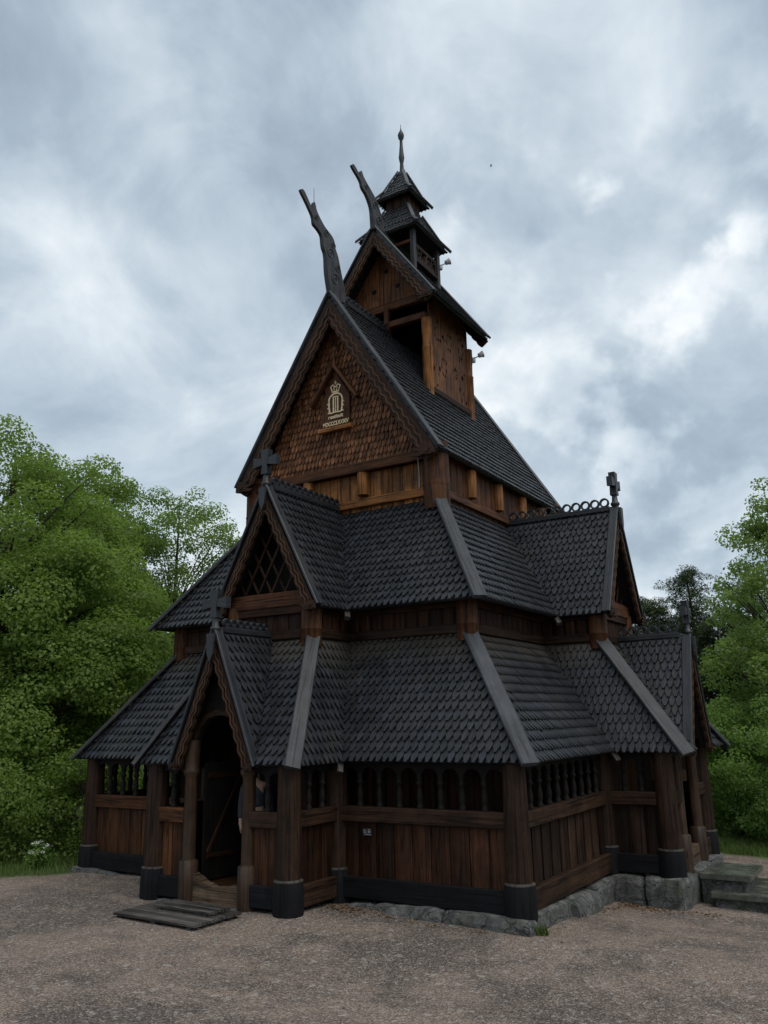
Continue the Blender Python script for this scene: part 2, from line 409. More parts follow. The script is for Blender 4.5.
FW = lambda y: Frame((0, y, 0), (1, 0, 0), (0, -1, 0))
FS = lambda x: Frame((x, YS, 0), (0, 1, 0), (1, 0, 0))

# ---- posts
def post_proto(name, r0, r1, h, shoe=True, z0=-.12, square=0):
    mb = MB()
    prof = [(r0*1.0, z0), (r0, .3), (r0*1.01, h*.4), (r1*1.02, h*.8), (r1, h)]
    lathe(mb, (0, 0, 0), prof, 20, .5, wob=.012)
    p = mb.build(name, M['post'])
    if shoe:
        s = MB(); lathe(s, (0, 0, 0), [(r0*1.2, z0-.1), (r0*1.22, .1), (r0*1.17, .34), (r0*1.1, .365), (r0*1.0, .37)], 20, .5, wob=.02, cap=False)
        so = s.build('post_shoe', M['shoe'], p)
        t = MB(); lathe(t, (0, 0, 0), [(r0*1.16, .352), (r0*1.17, .366), (r0*1.03, .385), (r0*.98, .385)], 20, .6, cap=False); t.build('shoe_rim', M['cap'], so)
    return p
def place_post(proto, x, y, first, z=0, rz=None):
    o = proto if first else dup(proto)
    o.parent = CH; o.location = V((x, y, z))-V(CH.location); o.rotation_euler = (0, 0, random.uniform(0, 6.28) if rz is None else rz)
    return o
big = post_proto('corner_post', .185, .165, 2.02)
for i, (x, y) in enumerate([(WB, YB), (-WB, YB), (WP, YPW), (-WP, YPW), (WP, YB), (-WP, YB), (WB, YS-WP), (XPW, YS-WP), (XPW, YS+WP), (WB, YS+WP), (WB, YBE), (-WB, YBE)]):
    place_post(big, x, y, i == 0)
# door posts with squared base and collar
def door_post_proto():
    mb = MB()
    lathe(mb, (0, 0, 0), [(.105, .3), (.1, .9), (.098, 1.75), (.13, 1.8), (.135, 1.84), (.115, 1.88), (.125, 2.0), (.13, 2.3)], 18, .6)
    p = mb.build('door_post', wdoor)
    s = MB(); lathe(s, (0, 0, 0), [(.15, -.15), (.152, .2), (.15, .5), (.12, .52), (.1, .53)], 18, .5, wob=.03); s.build('post_base', wdoor, p)
    return p
wdoor = wood('worn_door_post_wood', (.015, .0075, .004), (.037, .0195, .0105), (.082, .046, .026), .55, .3, 18, .35)
dp = door_post_proto()
for i, (x, y) in enumerate([(WDR, YPW-.02), (-WDR, YPW-.02), (XPW+.02, YS-WDR), (XPW+.02, YS+WDR)]): place_post(dp, x, y, i == 0)

# ---- gallery walls (lower storey)
BAL = MB()
lathe(BAL, (0, 0, 0), [(.05, 0), (.05, .06), (.035, .08), (.048, .12), (.052, .2), (.038, .3), (.034, .36), (.055, .39), (.055, .42), (.036, .45), (.05, .5), (.05, .56)], 10, .5)
bal0 = BAL.build('baluster', M['black'])  # blackened: the shade of the gallery openings is put into the colour
_nb = [0]
def boards(mb, a, b, z0, z1, out, w=.22, t=.03, back=True, lo=.25, hi=.75, gap=.006):
    """vertical staves between plan points a, b; z1 may be a function of distance"""
    a, b = V((*a, 0)), V((*b, 0)); d = (b-a); L = d.length; d.normalize(); o = V((*out, 0))
    n = max(1, round(L/w)); wb = L/n
    for i in range(n):
        hw = wb/2-gap; c = a+d*(wb*(i+.5)); bw = random.uniform(-.004, .006)
        cs = [(-hw, -.01), (-hw, t*.5), (-hw*.55, t+bw), (hw*.55, t+bw), (hw, t*.5), (hw, -.01)]
        zt = z1 if not callable(z1) else z1(wb*(i+.5))
        extrude(mb, [c+d*x+o*y+V((0, 0, z0)) for x, y in cs], V((0, 0, zt-z0)), rt(lo, hi))
    if back and not callable(z1):
        extrude(mb, [a+o*-.012+Z*z0, b+o*-.012+Z*z0, b-o*.05+Z*z0, a-o*.05+Z*z0], Z*(z1-z0), .2)  # added dark sheet behind the staves, keeps light from leaking through gaps
M['slat'] = wood('dark_brown_slat_wood', (.0085, .0045, .0028), (.02, .0108, .0066), (.04, .0225, .0138), .6, .15)
def gallery(a, b, out, nbal, arc=True, mat='dark', railmat=None, r=.17, bw=.3, gap=.006):
    va, vb = V((*a, 0)), V((*b, 0)); d = (vb-va).normalized(); L = (vb-va).length
    a2 = va+d*r*.6; b2 = vb-d*r*.6; o = V((*out, 0))
    mb = MB(); boards(mb, a2.xy, b2.xy, .2, 1.06, out, bw, lo=.12, hi=1., gap=gap)
    wall = mb.build('gallery_wall', M[mat], CH)
    s = MB(); beam(s, a2+Z*.12+o*.03, b2+Z*.12+o*.03, .17, .3); s.build('sill_beam', M['shoe'] if out[1] < -.5 else M['post'], wall)
    s = MB(); beam(s, a2+Z*1.165+o*.02, b2+Z*1.165+o*.02, .17, .22); s.build('rail', M[railmat or 'post'], wall)
    # arcade board with round heads
    if arc and nbal:
        sp = (L-2*r*.6)/(nbal+1) if nbal else L
        s = MB(); ztop = 2.0
        for k in range(nbal+1):
            p0 = a2+d*(sp*k); hw = sp/2; rr = hw-.045; zc = 1.74
            prev = None
            for q in range(11):
                an = math.pi*q/10; x = hw-rr*math.cos(an); z = min(zc+rr*math.sin(an)*.85, 1.93)
                cur = (x, z)
                if prev:
                    for off, fl in ((.045, 0), (-.0, 1)):
                        pts = [p0+d*prev[0]+Z*prev[1]+o*off, p0+d*cur[0]+Z*cur[1]+o*off, p0+d*cur[0]+Z*ztop+o*off, p0+d*prev[0]+Z*ztop+o*off]
                        s.face(pts if not fl else pts[::-1], [(prev[0], prev[1]), (cur[0], cur[1]), (cur[0], ztop), (prev[0], ztop)], .45)
                    s.face([p0+d*prev[0]+Z*prev[1], p0+d*cur[0]+Z*cur[1], p0+d*cur[0]+Z*cur[1]+o*.045, p0+d*prev[0]+Z*prev[1]+o*.045], [(0, 0), (.1, 0), (.1, .04), (0, .04)], .4)
                prev = cur
            for xx in (0, hw-rr), (hw+rr, sp):
                for off, fl in ((.045, 0), (0, 1)):
                    pts = [p0+d*xx[0]+Z*zc+o*off, p0+d*xx[1]+Z*zc+o*off, p0+d*xx[1]+Z*ztop+o*off, p0+d*xx[0]+Z*ztop+o*off]
                    s.face(pts if not fl else pts[::-1], [(xx[0], zc), (xx[1], zc), (xx[1], ztop), (xx[0], ztop)], .45)
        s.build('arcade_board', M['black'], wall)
        for k in range(nbal):
            p = a2+d*(sp*(k+1))+Z*1.272+o*.022
            ob = bal0 if _nb[0] == 0 else dup(bal0)
            _nb[0] += 1
            ob.parent = wall; ob.location = p; 
            base = V((0, 0, 0)); q = wall
            while q is not None: base += V(q.location); q = q.parent
            ob.location = p-base
            ob.rotation_euler = (0, 0, random.uniform(0, 6)); ob.scale = (1, 1, .9)
    return wall
W_, S_, N_, E_ = (0, -1), (1, 0), (-1, 0), (0, 1)
gallery((-WB, YB), (-WP, YB), W_, 7, mat='mid', railmat='mid')
gallery((-WP, YB), (-WP, YPW), N_, 2)
gallery((-WP, YPW), (-WDR, YPW), W_, 1, mat='mid', railmat='mid', r=.12)
gallery((WDR, YPW), (WP, YPW), W_, 1, mat='dark', r=.12)
gallery((WP, YPW), (WP, YB), S_, 2)
gallery((WP, YB), (WB, YB), W_, 7)
gallery((WB, YB), (WB, YS-WP), S_, 9, mat='slat', bw=.36, gap=.03)
gallery((WB, YS-WP), (XPW, YS-WP), W_, 2, mat='slat')
gallery((XPW, YS-WP), (XPW, YS-WDR), S_, 1, r=.12)
gallery((XPW, YS+WDR), (XPW, YS+WP), S_, 1, r=.12)
gallery((WB, YS+WP), (XPW, YS+WP), E_, 2)
gallery((WB, YS+WP), (WB, YBE), S_, 8)
gallery((-WB, YB), (-WB, YBE), N_, 24)
gallery((-WB, YBE), (WB, YBE), E_, 0, arc=False)

# floor of the gallery and porches
mb = MB()
def slabrect(mb, x0, x1, y0, y1, z, t, w=.25, along='y'):
    if along == 'y':
        n = max(1, round((x1-x0)/w)); s = (x1-x0)/n
        for i in range(n): extrude(mb, [(x0+s*i+.004, y0, z-t), (x0+s*(i+1)-.004, y0, z-t), (x0+s*(i+1)-.004, y1, z-t), (x0+s*i+.004, y1, z-t)], (0, 0, t), rt())
    else:
        n = max(1, round((y1-y0)/w)); s = (y1-y0)/n
        for i in range(n): extrude(mb, [(x0, y0+s*i+.004, z-t), (x1, y0+s*i+.004, z-t), (x1, y0+s*(i+1)-.004, z-t), (x0, y0+s*(i+1)-.004, z-t)], (0, 0, t), rt())
slabrect(mb, -WP+.05, WP-.05, YPW+.1, YB-.01, .17, .06)
slabrect(mb, WB+.01, XPW-.1, YS-WP+.05, YS+WP-.05, .17, .06, along='x')
slabrect(mb, -WB+.1, WB-.1, YB+.01, YBE-.1, .17, .06, .4)
mb.build('floor', M['dark'], CH)

# ---- inner (aisle) walls
def wall(name, segs, z0, z1, mat, w=.24, beams=()):
    mb = MB()
    for a, b, out in segs: boards(mb, a, b, z0, z1, out, w, .035)
    o = mb.build(name, M[mat], CH)
    for zz, hh, pr, m2 in beams:
        s = MB()
        for a, b, out in segs:
            oo = V((*out, 0)); beam(s, V((*a, zz))+oo*pr, V((*b, zz))+oo*pr, .12, hh)
        s.build('wall_beam', M[m2], o)
    return o
wall('aisle_wall', [((-WA, YA), (-WX, YA), W_), ((-WX, YA), (-WX, YX), N_), ((-WX, YX), (WX, YX), W_), ((WX, YX), (WX, YA), S_), ((WX, YA), (WA, YA), W_)], .1, 4.55, 'dark', beams=[(3.99, .15, .035, 'post'), (4.42, .16, .035, 'dark')])  # walls and beams in darker wood to paint in the under-eave shade
wall('aisle_wall', [((WA, YA), (WA, YS-WX), S_), ((WA, YS-WX), (XX, YS-WX), W_), ((XX, YS-WX), (XX, YS+WX), S_), ((XX, YS+WX), (WA, YS+WX), E_), ((WA, YS+WX), (WA, YAE), S_)], .1, 4.55, 'dark', beams=[(3.99, .15, .035, 'post'), (4.42, .16, .035, 'dark')])  # same darker wood, eave shade put into the colour
wall('aisle_wall', [((-WA, YA), (-WA, YAE), N_), ((-WA, YAE), (WA, YAE), E_)], .1, 4.55, 'dark')
def column_proto(r, h):
    mb = MB(); lathe(mb, (0, 0, 0), [(r, 0), (r, h*.35), (r*1.03, h*.36), (r*1.03, h*.39), (r, h*.4), (r*.99, h)], 20, .5, wob=.01)
    return mb.build('wall_column', M['mid'])
colp = column_proto(.18, .75)
for i, (x, y) in enumerate([(WA, YA), (-WA, YA), (WX-.04, YX+.02), (-WX+.04, YX+.02), (XX-.03, YS-WX+.03), (XX-.03, YS+WX-.03), (WA, YAE)]): place_post(colp, x, y, i == 0, 3.78, rz=random.uniform(0, 6))
# ---- nave walls
nw = wall('nave_wall', [((-WN, YN), (WN, YN), W_)], 6.3, 7.4, 'orange', .245, beams=[(6.72, .17, .05, 'orange'), (7.43, .2, .06, 'mid')])
wall('nave_wall', [((WN, YN), (WN, YNE), S_)], 6.3, 7.6, 'mid', .26, beams=[(6.7, .16, .05, 'mid')])
wall('nave_wall', [((-WN, YN), (-WN, YNE), N_), ((-WN, YNE), (WN, YNE), E_)], 6.3, 7.6, 'dark')
coln = MB(); lathe(coln, (0, 0, 0), [(.25, 0), (.255, .42), (.25, .44), (.262, .47), (.25, .5), (.245, 1.3)], 22, .5, wob=.008)
coln = coln.build('nave_column', M['mid'])
for i, (x, y) in enumerate([(WN-.02, YN+.02), (-WN+.02, YN+.02), (WN-.02, YNE)]): place_post(coln, x, y, i == 0, 6.35)
# short half-log stubs on the nave walls
st = MB(); lathe(st, (0, 0, -.01), [(.115, 0), (.12, .1), (.125, .55), (.11, .58)], 16, .6, wob=.01)
st = st.build('log_stub', M['orange'])
stubs = [(-.75, YN-.07, 6.92), (.6, YN-.07, 6.88)]+[(WN+.06, y, 6.85) for y in (-.75, .55, 1.85, 3.0)]
for i, (x, y, z) in enumerate(stubs):
    o = place_post(st, x, y, i == 0, z)

# ---- roofs: skirts round nave and aisle
def roof_part(name, polys, **kw):
    mb = MB()
    for p, out in polys: shingles(mb, p, out, **kw)
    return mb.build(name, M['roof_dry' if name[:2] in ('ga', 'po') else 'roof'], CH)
W3, S3, N3, E3 = (0, -1, .6), (1, 0, .6), (-1, 0, .6), (0, 1, .6)
# gallery roof, west slope both sides of the porch arm
R = roof_part
R('gallery_roof_slope', [([(WPO, YL, Z6), (WL, YL, Z6), (WA, YA, Z5), (WX, YA, Z5)], W3)])
R('gallery_roof_slope', [([(-WPO, YL, Z6), (-WL, YL, Z6), (-WA, YA, Z5), (-WX, YA, Z5)], W3)])
R('gallery_roof_slope', [([(WL, YL, Z6), (WL, YS-WPO, Z6), (WA, YS-WX, Z5), (WA, YA, Z5)], S3)])
R('gallery_roof_slope', [([(WL, YS+WPO, Z6), (WL, YLE, Z6), (WA, YAE, Z5), (WA, YS+WX, Z5)], S3)])
R('gallery_roof_slope', [([(-WL, YL, Z6), (-WL, YLE, Z6), (-WA, YAE, Z5), (-WA, YA, Z5)], N3)])
R('gallery_roof_slope', [([(-WL, YLE, Z6), (WL, YLE, Z6), (WA, YAE, Z5), (-WA, YAE, Z5)], E3)], e=.3, w=.25)
# porch arms
GW = .825
R('porch_roof_slope', [([(WPO, YPO, Z6), (WPO, YL, Z6), (WX, YA, Z5), (WX, YX, Z5)], S3)])
R('porch_roof_slope', [([(-WPO, YPO, Z6), (-WPO, YL, Z6), (-WX, YA, Z5), (-WX, YX, Z5)], N3)])
R('porch_roof_slope', [([(GW-.05, YPO, Z6), (WPO, YPO, Z6), (WX, YX, Z5), (.03, YX, Z5)], W3)])
R('porch_roof_slope', [([(-GW+.05, YPO, Z6), (-WPO, YPO, Z6), (-WX, YX, Z5), (-.03, YX, Z5)], W3)])
R('porch_roof_slope', [([(WL, YS-WPO, Z6), (XPO, YS-WPO, Z6), (XX, YS-WX, Z5), (WA, YS-WX, Z5)], W3)])
R('porch_roof_slope', [([(WL, YS+WPO, Z6), (XPO, YS+WPO, Z6), (XX, YS+WX, Z5), (WA, YS+WX, Z5)], E3)])
R('porch_roof_slope', [([(XPO, YS-WPO, Z6), (XPO, YS-GW+.05, Z6), (XX, YS-.03, Z5), (XX, YS-WX, Z5)], S3)])
R('porch_roof_slope', [([(XPO, YS+WPO, Z6), (XPO, YS+GW-.05, Z6), (XX, YS+.03, Z5), (XX, YS+WX, Z5)], S3)])
# aisle roof
WD, YDW, ZD, ZDF, XDS = 1.116, -4.383, 6.58, 4.42, 4.65
R('aisle_roof_slope', [([(WD, YM, Z4), (WM, YM, Z4), (WN, YN, Z3), (.02, YN, Z3)], W3)])
R('aisle_roof_slope', [([(-WD, YM, Z4), (-WM, YM, Z4), (-WN, YN, Z3), (-.02, YN, Z3)], W3)])
R('aisle_roof_slope', [([(WM, YM, Z4), (WM, YS-WD, Z4), (WN, YS-.02, Z3), (WN, YN, Z3)], S3)])
R('aisle_roof_slope', [([(WM, YS+WD, Z4), (WM, YME, Z4), (WN, YNE, Z3), (WN, YS+.02, Z3)], S3)])
R('aisle_roof_slope', [([(-WM, YM, Z4), (-WM, YME, Z4), (-WN, YNE, Z3), (-WN, YN, Z3)], N3)])
R('aisle_roof_slope', [([(-WM, YME, Z4), (WM, YME, Z4), (WN, YNE, Z3), (-WN, YNE, Z3)], E3)], e=.3, w=.25)
# main roof
R('main_roof_slope', [([(WE, YG, ZE), (WE, YG2, ZE), (0, YG2, ZR), (0, YG, ZR)], S3)])
R('main_roof_slope', [([(-WE, YG, ZE), (-WE, YG2, ZE), (0, YG2, ZR), (0, YG, ZR)], N3)])

# hip boards and valley gutters
def hip(a, b, out, w=.27, t=.07, ext=.1, mat='hip', tint=.5):
    a, b = V(a), V(b); d = (a-b).normalized(); a = a+d*ext
    u = V(out).normalized()
    mb = MB(); beam(mb, a+u*.075, b+u*.075, w, t, up=u, ch=.015, tint=tint)
    return mb.build('hip_board', M[mat], CH)
hip((WL, YL, Z6), (WA-.02, YA+.02, Z5+.03), (.6, -.6, .9))
hip((-WL, YL, Z6), (-WA, YA, Z5), (-.6, -.6, .9), mat='finial')
hip((WPO, YPO, Z6), (WX, YX, Z5), (.75, -.55, .6), .24, mat='finial', tint=.45)
hip((-WPO, YPO, Z6), (-WX, YX, Z5), (-.75, -.55, .6), .24, mat='finial', tint=.45)
hip((XPO, YS-WPO, Z6), (XX, YS-WX, Z5), (.6, -.75, .6), .26, mat='finial', tint=.45)
hip((XPO, YS+WPO, Z6), (XX, YS+WX, Z5), (.6, .75, .6), .26)
hip((WL, YLE, Z6), (WA, YAE, Z5), (.6, .6, .9))
hip((WM, YM, Z4), (WN+.03, YN-.03, Z3), (.6, -.6, .8), .24)
hip((-WM, YM, Z4), (-WN, YN, Z3), (-.6, -.6, .8), .24)
hip((WM, YME, Z4), (WN, YNE, Z3), (.6, .6, .8), .24)
def gutter(a, b, out):
    a, b = V(a), V(b); d = (a-b).normalized(); u = V(out).normalized(); a2 = a+d*.2
    mb = MB(); beam(mb, a2-u*.02, a+d*-.25-u*.02, .1, .09, up=u, tint=.7)
    o = mb.build('valley_gutter', M['cap'], CH)
    mb = MB(); beam(mb, a-d*.0+u*.03, b+u*.03, .05, .03, up=u, tint=.5); mb.build('valley_strip', M['hip'], o)
gutter((WPO, YL, Z6), (WX, YA, Z5), (.6, -.4, .6))
gutter((WL, YS-WPO, Z6), (WA, YS-WX, Z5), (.4, -.6, .6))
gutter((WD, YM, Z4), (.03, YN, Z3), (.6, -.4, .5))
gutter((WM, YS-WD, Z4), (WN, YS-.03, Z3), (.4, -.6, .5))

# ---- gables
def bargeboard(F, za, wf, zf, side, b=.2, o=.03, n=9, carve=True, par=None, t=.06, amp=.03):
    A = V((0, za)); Fo = V((side*wf, zf)); d = (Fo-A); L = d.length; d.normalize()
    I = V((-side*abs(d.y), -abs(d.x)))
    k = abs(I.x)/abs(d.x)
    def pos(s, dd, oo):
        s = max(s, dd*k); p = A+d*s+I*dd; return F(p.x, p.y, oo)
    st = n*8
    mb = MB(); ti = .5; ro = random.random()*30
    def inner(s):
        x = (s*n) % 1.0
        return b+amp*(abs(math.sin(math.pi*x))**.7)-amp*.3
    for i in range(st):
        s0, s1 = i/st, (i+1)/st; a0, a1 = s0*L, s1*L; i0, i1 = inner(s0), inner(s1)
        P = [pos(a0, 0, o), pos(a1, 0, o), pos(a1, i1, o), pos(a0, i0, o)]
        Q = [pos(a0, 0, o-t), pos(a1, 0, o-t), pos(a1, i1, o-t), pos(a0, i0, o-t)]
        uv = [(ro+a0, 0), (ro+a1, 0), (ro+a1, i1), (ro+a0, i0)]
        if side > 0: P2, Q2 = P[::-1], Q
        else: P2, Q2 = P, Q[::-1]
        mb.face(P2, uv[::-1] if side > 0 else uv, ti); mb.face(Q2, uv if side > 0 else uv[::-1], ti)
        mb.face([P[3], P[2], Q[2], Q[3]] if side > 0 else [P[2], P[3], Q[3], Q[2]], [(a0, 0), (a1, 0), (a1, t), (a0, t)], ti)
    P = [pos(L, 0, o), pos(L, inner(1), o), pos(L, inner(1), o-t), pos(L, 0, o-t)]
    mb.face(P, [(0, 0), (.2, 0), (.2, t), (0, t)], ti)
    bo = mb.build('bargeboard', M['barge'], par or CH)
    if carve:
        mb = MB()
        for ph in (0, 1):
            prev = None
            for i in range(st*2+1):
                s = i/(st*2); x = s*n*2*math.pi-.5*math.pi
                dd = b*(.42+.38*ph)+amp*.55*math.sin(x)
                cur = (s*L, dd)
                if prev and prev[0] > dd*k+.03:
                    h = .017*min(1, b/.2); z0 = o+.002+.006*ph; z1 = o+.016+.006*ph
                    for (x0, y0), (x1, y1) in (((prev), (cur)),):
                        a_, b_, c_, d_ = pos(x0, y0-h, z1), pos(x1, y1-h, z1), pos(x1, y1+h, z1), pos(x0, y0+h, z1)
                        e_, f_, g_, h_ = pos(x0, y0-h, z0), pos(x1, y1-h, z0), pos(x1, y1+h, z0), pos(x0, y0+h, z0)
                        mb.face([a_, b_, c_, d_], [(x0, 0), (x1, 0), (x1, .03), (x0, .03)], .55)
                        mb.face([d_, c_, g_, h_], [(x0, 0), (x1, 0), (x1, .03), (x0, .03)], .45)
                        mb.face([e_, f_, b_, a_], [(x0, 0), (x1, 0), (x1, .03), (x0, .03)], .45)
                prev = cur
        mb.build('carving', M['carve'], bo)
    return bo
def verge(F, za, wf, zf, side, o, w=.16, par=None, t=.05, ext=.05, mat='roof'):
    A = F(0, za+.075, o); B = F(side*wf, zf+.05, o); d = (B-A).normalized()
    nrm = F.N.cross(d); nrm = nrm if nrm.z > 0 else -nrm
    mb = MB(); beam(mb, A-d*.0+nrm*.03, B+d*ext+nrm*.03, w, t, up=nrm, tint=.6); return mb.build('verge_board', M[mat], par or CH)
def bracket(F, wf, zf, side, s=1., o=.05, par=None):
    """carved claw at the gable foot"""
    ol = [(.0, .02), (.02, -.1), (-.1, -.12), (-.22, -.1), (-.36, -.13), (-.5, -.08), (-.4, -.06), (-.3, -.03), (-.42, -.0), (-.52, .04), (-.4, .05), (-.28, .05), (-.3, .12), (-.22, .16), (-.16, .1), (-.08, .14)]
    poly = [F(side*(wf+x*s), zf+y*s, o) for x, y in ol]
    mb = MB(); extrude(mb, poly, F.N*.07*s, .45)
    a = math.pi*2/12
    extrude(mb, [F(side*(wf-.13*s)+.05*s*math.cos(a*i), zf-.01*s+.05*s*math.sin(a*i), o+.07*s) for i in range(12)], F.N*.025, .5)
    return mb.build('carved_bracket', M['barge'], par or CH)
def cresting(p0, p1, r=.085, hole=.05, par=None, beam_h=.1, mat='roof'):
    """ridge beam crowned by a row of pierced rings"""
    p0, p1 = V(p0), V(p1); d = (p1-p0).normalized(); L = (p1-p0).length; s = d.cross(Z).normalized()
    mb = MB(); beam(mb, p0+Z*(beam_h/2), p1+Z*(beam_h/2), .13, beam_h, tint=.5)
    n = max(1, int(L/(2*r*.98))); sp = L/n
    for i in range(n):
        c = p0+d*(sp*(i+.5))+Z*(beam_h+r*.88); K = 14; rr = r*random.uniform(.97, 1.03)
        for k in range(K):
            a0, a1 = 2*math.pi*k/K, 2*math.pi*(k+1)/K
            for off, fl in ((.03, 0), (-.03, 1)):
                pts = [c+d*hole*math.cos(a0)+Z*hole*math.sin(a0)+s*off, c+d*rr*math.cos(a0)+Z*rr*math.sin(a0)+s*off, c+d*rr*math.cos(a1)+Z*rr*math.sin(a1)+s*off, c+d*hole*math.cos(a1)+Z*hole*math.sin(a1)+s*off]
                mb.face(pts if fl else pts[::-1], [(0, 0), (.05, 0), (.05, .05), (0, .05)], .5)
            for rad in (hole, rr):
                mb.face([c+d*rad*math.cos(a0)+Z*rad*math.sin(a0)+s*.03, c+d*rad*math.cos(a1)+Z*rad*math.sin(a1)+s*.03, c+d*rad*math.cos(a1)+Z*rad*math.sin(a1)-s*.03, c+d*rad*math.cos(a0)+Z*rad*math.sin(a0)-s*.03], [(0, 0), (.05, 0), (.05, .05), (0, .05)], .5)
    return mb.build('ridge_cresting', M[mat], par or CH)
def cross(F, z, s=1., drop=.45, mat='roof', arm='H'):
    """thick cross with flared arms on a moulded stem, plus the pendant board below it"""
    mb = MB(); H = F.H; Nn = F.N
    def blk(pts, th):
        extrude(mb, [F(x*s, z+y*s, th/2*s) for x, y in pts], -Nn*th*s, .5)
    c = F(0, z, 0)
    lathe(mb, c, [(.07*s, -.05*s), (.075*s, .06*s), (.1*s, .08*s), (.1*s, .12*s), (.07*s, .15*s), (.055*s, .3*s), (.055*s, .34*s)], 12, .5)
    blk([(-.085, .3), (.085, .3), (.06, .5), (-.06, .5)], .15)
    blk([(-.062, .501), (.062, .501), (.105, .82), (-.105, .82)], .14)
    for sd in (1, -1): blk([(sd*.062, .505), (sd*.3, .46), (sd*.3, .68), (sd*.062, .63)][::sd], .125)
    o = mb.build('gable_cross', M[mat], CH)
    mb = MB(); ol = [(-.075, .0), (.075, 0), (.06, -drop*.7), (0, -drop), (-.06, -drop*.7)]
    extrude(mb, [F(x, z+y, .075) for x, y in ol], Nn*.05, .5)
    mb.build('pendant_board', M[mat], o)
    return o

def dormer(F, za, wf, zf, de, dr, nb, b, shing=None, back=None):
    """steep gable roof: both slopes with their trim"""
    for sd in (1, -1):
        mb = MB(); out = F.H*sd+V((0, 0, .5))
        shingles(mb, [F(sd*wf, zf, -.02), F(sd*wf, zf, -de), F(0, za, -dr), F(0, za, -.02)], out)
        mb.build('gable_roof_slope', M['roof'], CH)
        bargeboard(F, za-.03, wf-.0, zf-.02, sd, b=b, n=nb, o=.03)
        verge(F, za, wf, zf, sd, -.02, .17)
        bracket(F, wf+.02, zf-.0, sd, .62 if wf > 1 else .4)
fm = FW(YG)
for sd in (1, -1):
    bargeboard(fm, ZR-.05, WE, ZE-.06, sd, b=.3, n=19, amp=.034)
    verge(fm, ZR, WE, ZE, sd, -.03, .2, mat='hip')
    bracket(fm, WE-.05, ZE-.02, sd, .95)
fe = Frame((0, YG2, 0), (1, 0, 0), (0, 1, 0))
for sd in (1, -1):
    bargeboard(fe, ZR-.05, WE, ZE-.06, sd, b=.3, n=17, carve=False)
    verge(fe, ZR, WE, ZE, sd, -.03, .2)
dormer(FW(YDW), ZD, WD, ZDF, YM-YDW, YN-YDW, 11, .17)
dormer(FS(XDS), ZD, WD, ZDF, XDS-WM, XDS-WN, 11, .17)
YPG, ZP, ZPF = -5.564, 3.93, 1.91
dormer(FW(YPG), ZP, GW, ZPF, .05, YX-YPG, 10, .15)
XPG = 5.8
dormer(FS(XPG), ZP, GW, ZPF, .05, XPG-XX, 10, .15)
# crestings and crosses
cresting((0, YDW+.16, ZD+.03), (0, YN-.08, ZD+.03), .085, .045)
cresting((XDS-.12, YS, ZD+.02), (WN+.1, YS, ZD+.02), .1, .066)
cresting((0, YPG+.16, ZP+.03), (0, YX-.1, ZP+.03), .075, .04)
cresting((XPG-.16, YS, ZP+.03), (XX+.1, YS, ZP+.02), .095, .06)
cresting((0, YG+.6, ZR+.03), (0, -.1, ZR+.03), .085, .04)
mb = MB(); beam(mb, (0, 2.1, ZR+.08), (0, YG2, ZR+.08), .14, .14); mb.build('ridge_beam', M['roof'], CH)
cross(FW(YDW), ZD+.02, .88, .42)
cross(FS(XDS), ZD+.06, .92, .5)
cross(FW(YPG), ZP+.0, .86, .45)
cross(FS(XPG), ZP+.04, .82, .5)

# ---- main gable wall of brown scales
mb = MB()
gy = YN-.045
def gable_half(z): return WE*(ZR-z)/(ZR-ZE)
shingles(mb, [(-gable_half(7.5)+.3, gy, 7.5), (gable_half(7.5)-.3, gy, 7.5), (.02, gy, 11.0), (-.02, gy, 11.0)], (0, -1, 0), w=.1, e=.145, th=.026, lift=.05, form='round', over=0, deck=.04, deck_tint=0, gap=.86)  # deck at darkest tint paints deeper shade between the scales
mb.build('gable_wall', M['scale'], CH)
mb = MB()
extrude(mb, [(-gable_half(7.4), YNE, 7.4), (gable_half(7.4), YNE, 7.4), (0, YNE, ZR-.1)], (0, .06, 0), .4); mb.build('gable_wall', M['dark'], CH)
# tie beam below the scales
mb = MB(); beam(mb, (-WE+.2, YN-.12, 7.43), (WE-.1, YN-.12, 7.43), .16, .2, tint=.45); mb.build('tie_beam', M['mid'], CH)
# ceiling closing the nave under the roof overhang
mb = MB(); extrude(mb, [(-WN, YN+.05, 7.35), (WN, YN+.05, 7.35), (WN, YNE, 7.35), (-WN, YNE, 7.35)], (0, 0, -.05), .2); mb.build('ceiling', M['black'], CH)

# ---- royal monogram under its little gable
py = gy-.06
mb = MB()
extrude(mb, [(-.34, py, 8.4), (.34, py, 8.4), (.34, py, 9.05), (.0, py, 9.62), (-.34, py, 9.05)], (0, -.05, 0), .45)
pl = mb.build('monogram_plaque', M['mid'], CH)
mb = MB(); beam(mb, (-.42, py-.07, 8.36), (.42, py-.07, 8.36), .1, .08, tint=.7); mb.build('plaque_sill', M['orange'], pl)
for sd in (1, -1):
    mb = MB(); d = V((sd*.56, 0, -.78)).normalized()
    beam(mb, V((0, py-.1, 9.74)), V((sd*.58, py-.1, 8.92)), .16, .06, up=V((sd*.8, 0, .6)), tint=.5); mb.build('plaque_rake', M['mid'], pl)
mb = MB(); lathe(mb, (0, py-.1, 9.7), [(.03, 0), (.045, .08), (.03, .12), (.028, .3), (.045, .34), (.015, .4)], 8, .6)
beam(mb, (-.085, py-.1, 9.99), (.085, py-.1, 9.99), .03, .035, tint=.6); mb.build('plaque_finial', M['mid'], pl)
mb = MB(); yy = py-.055
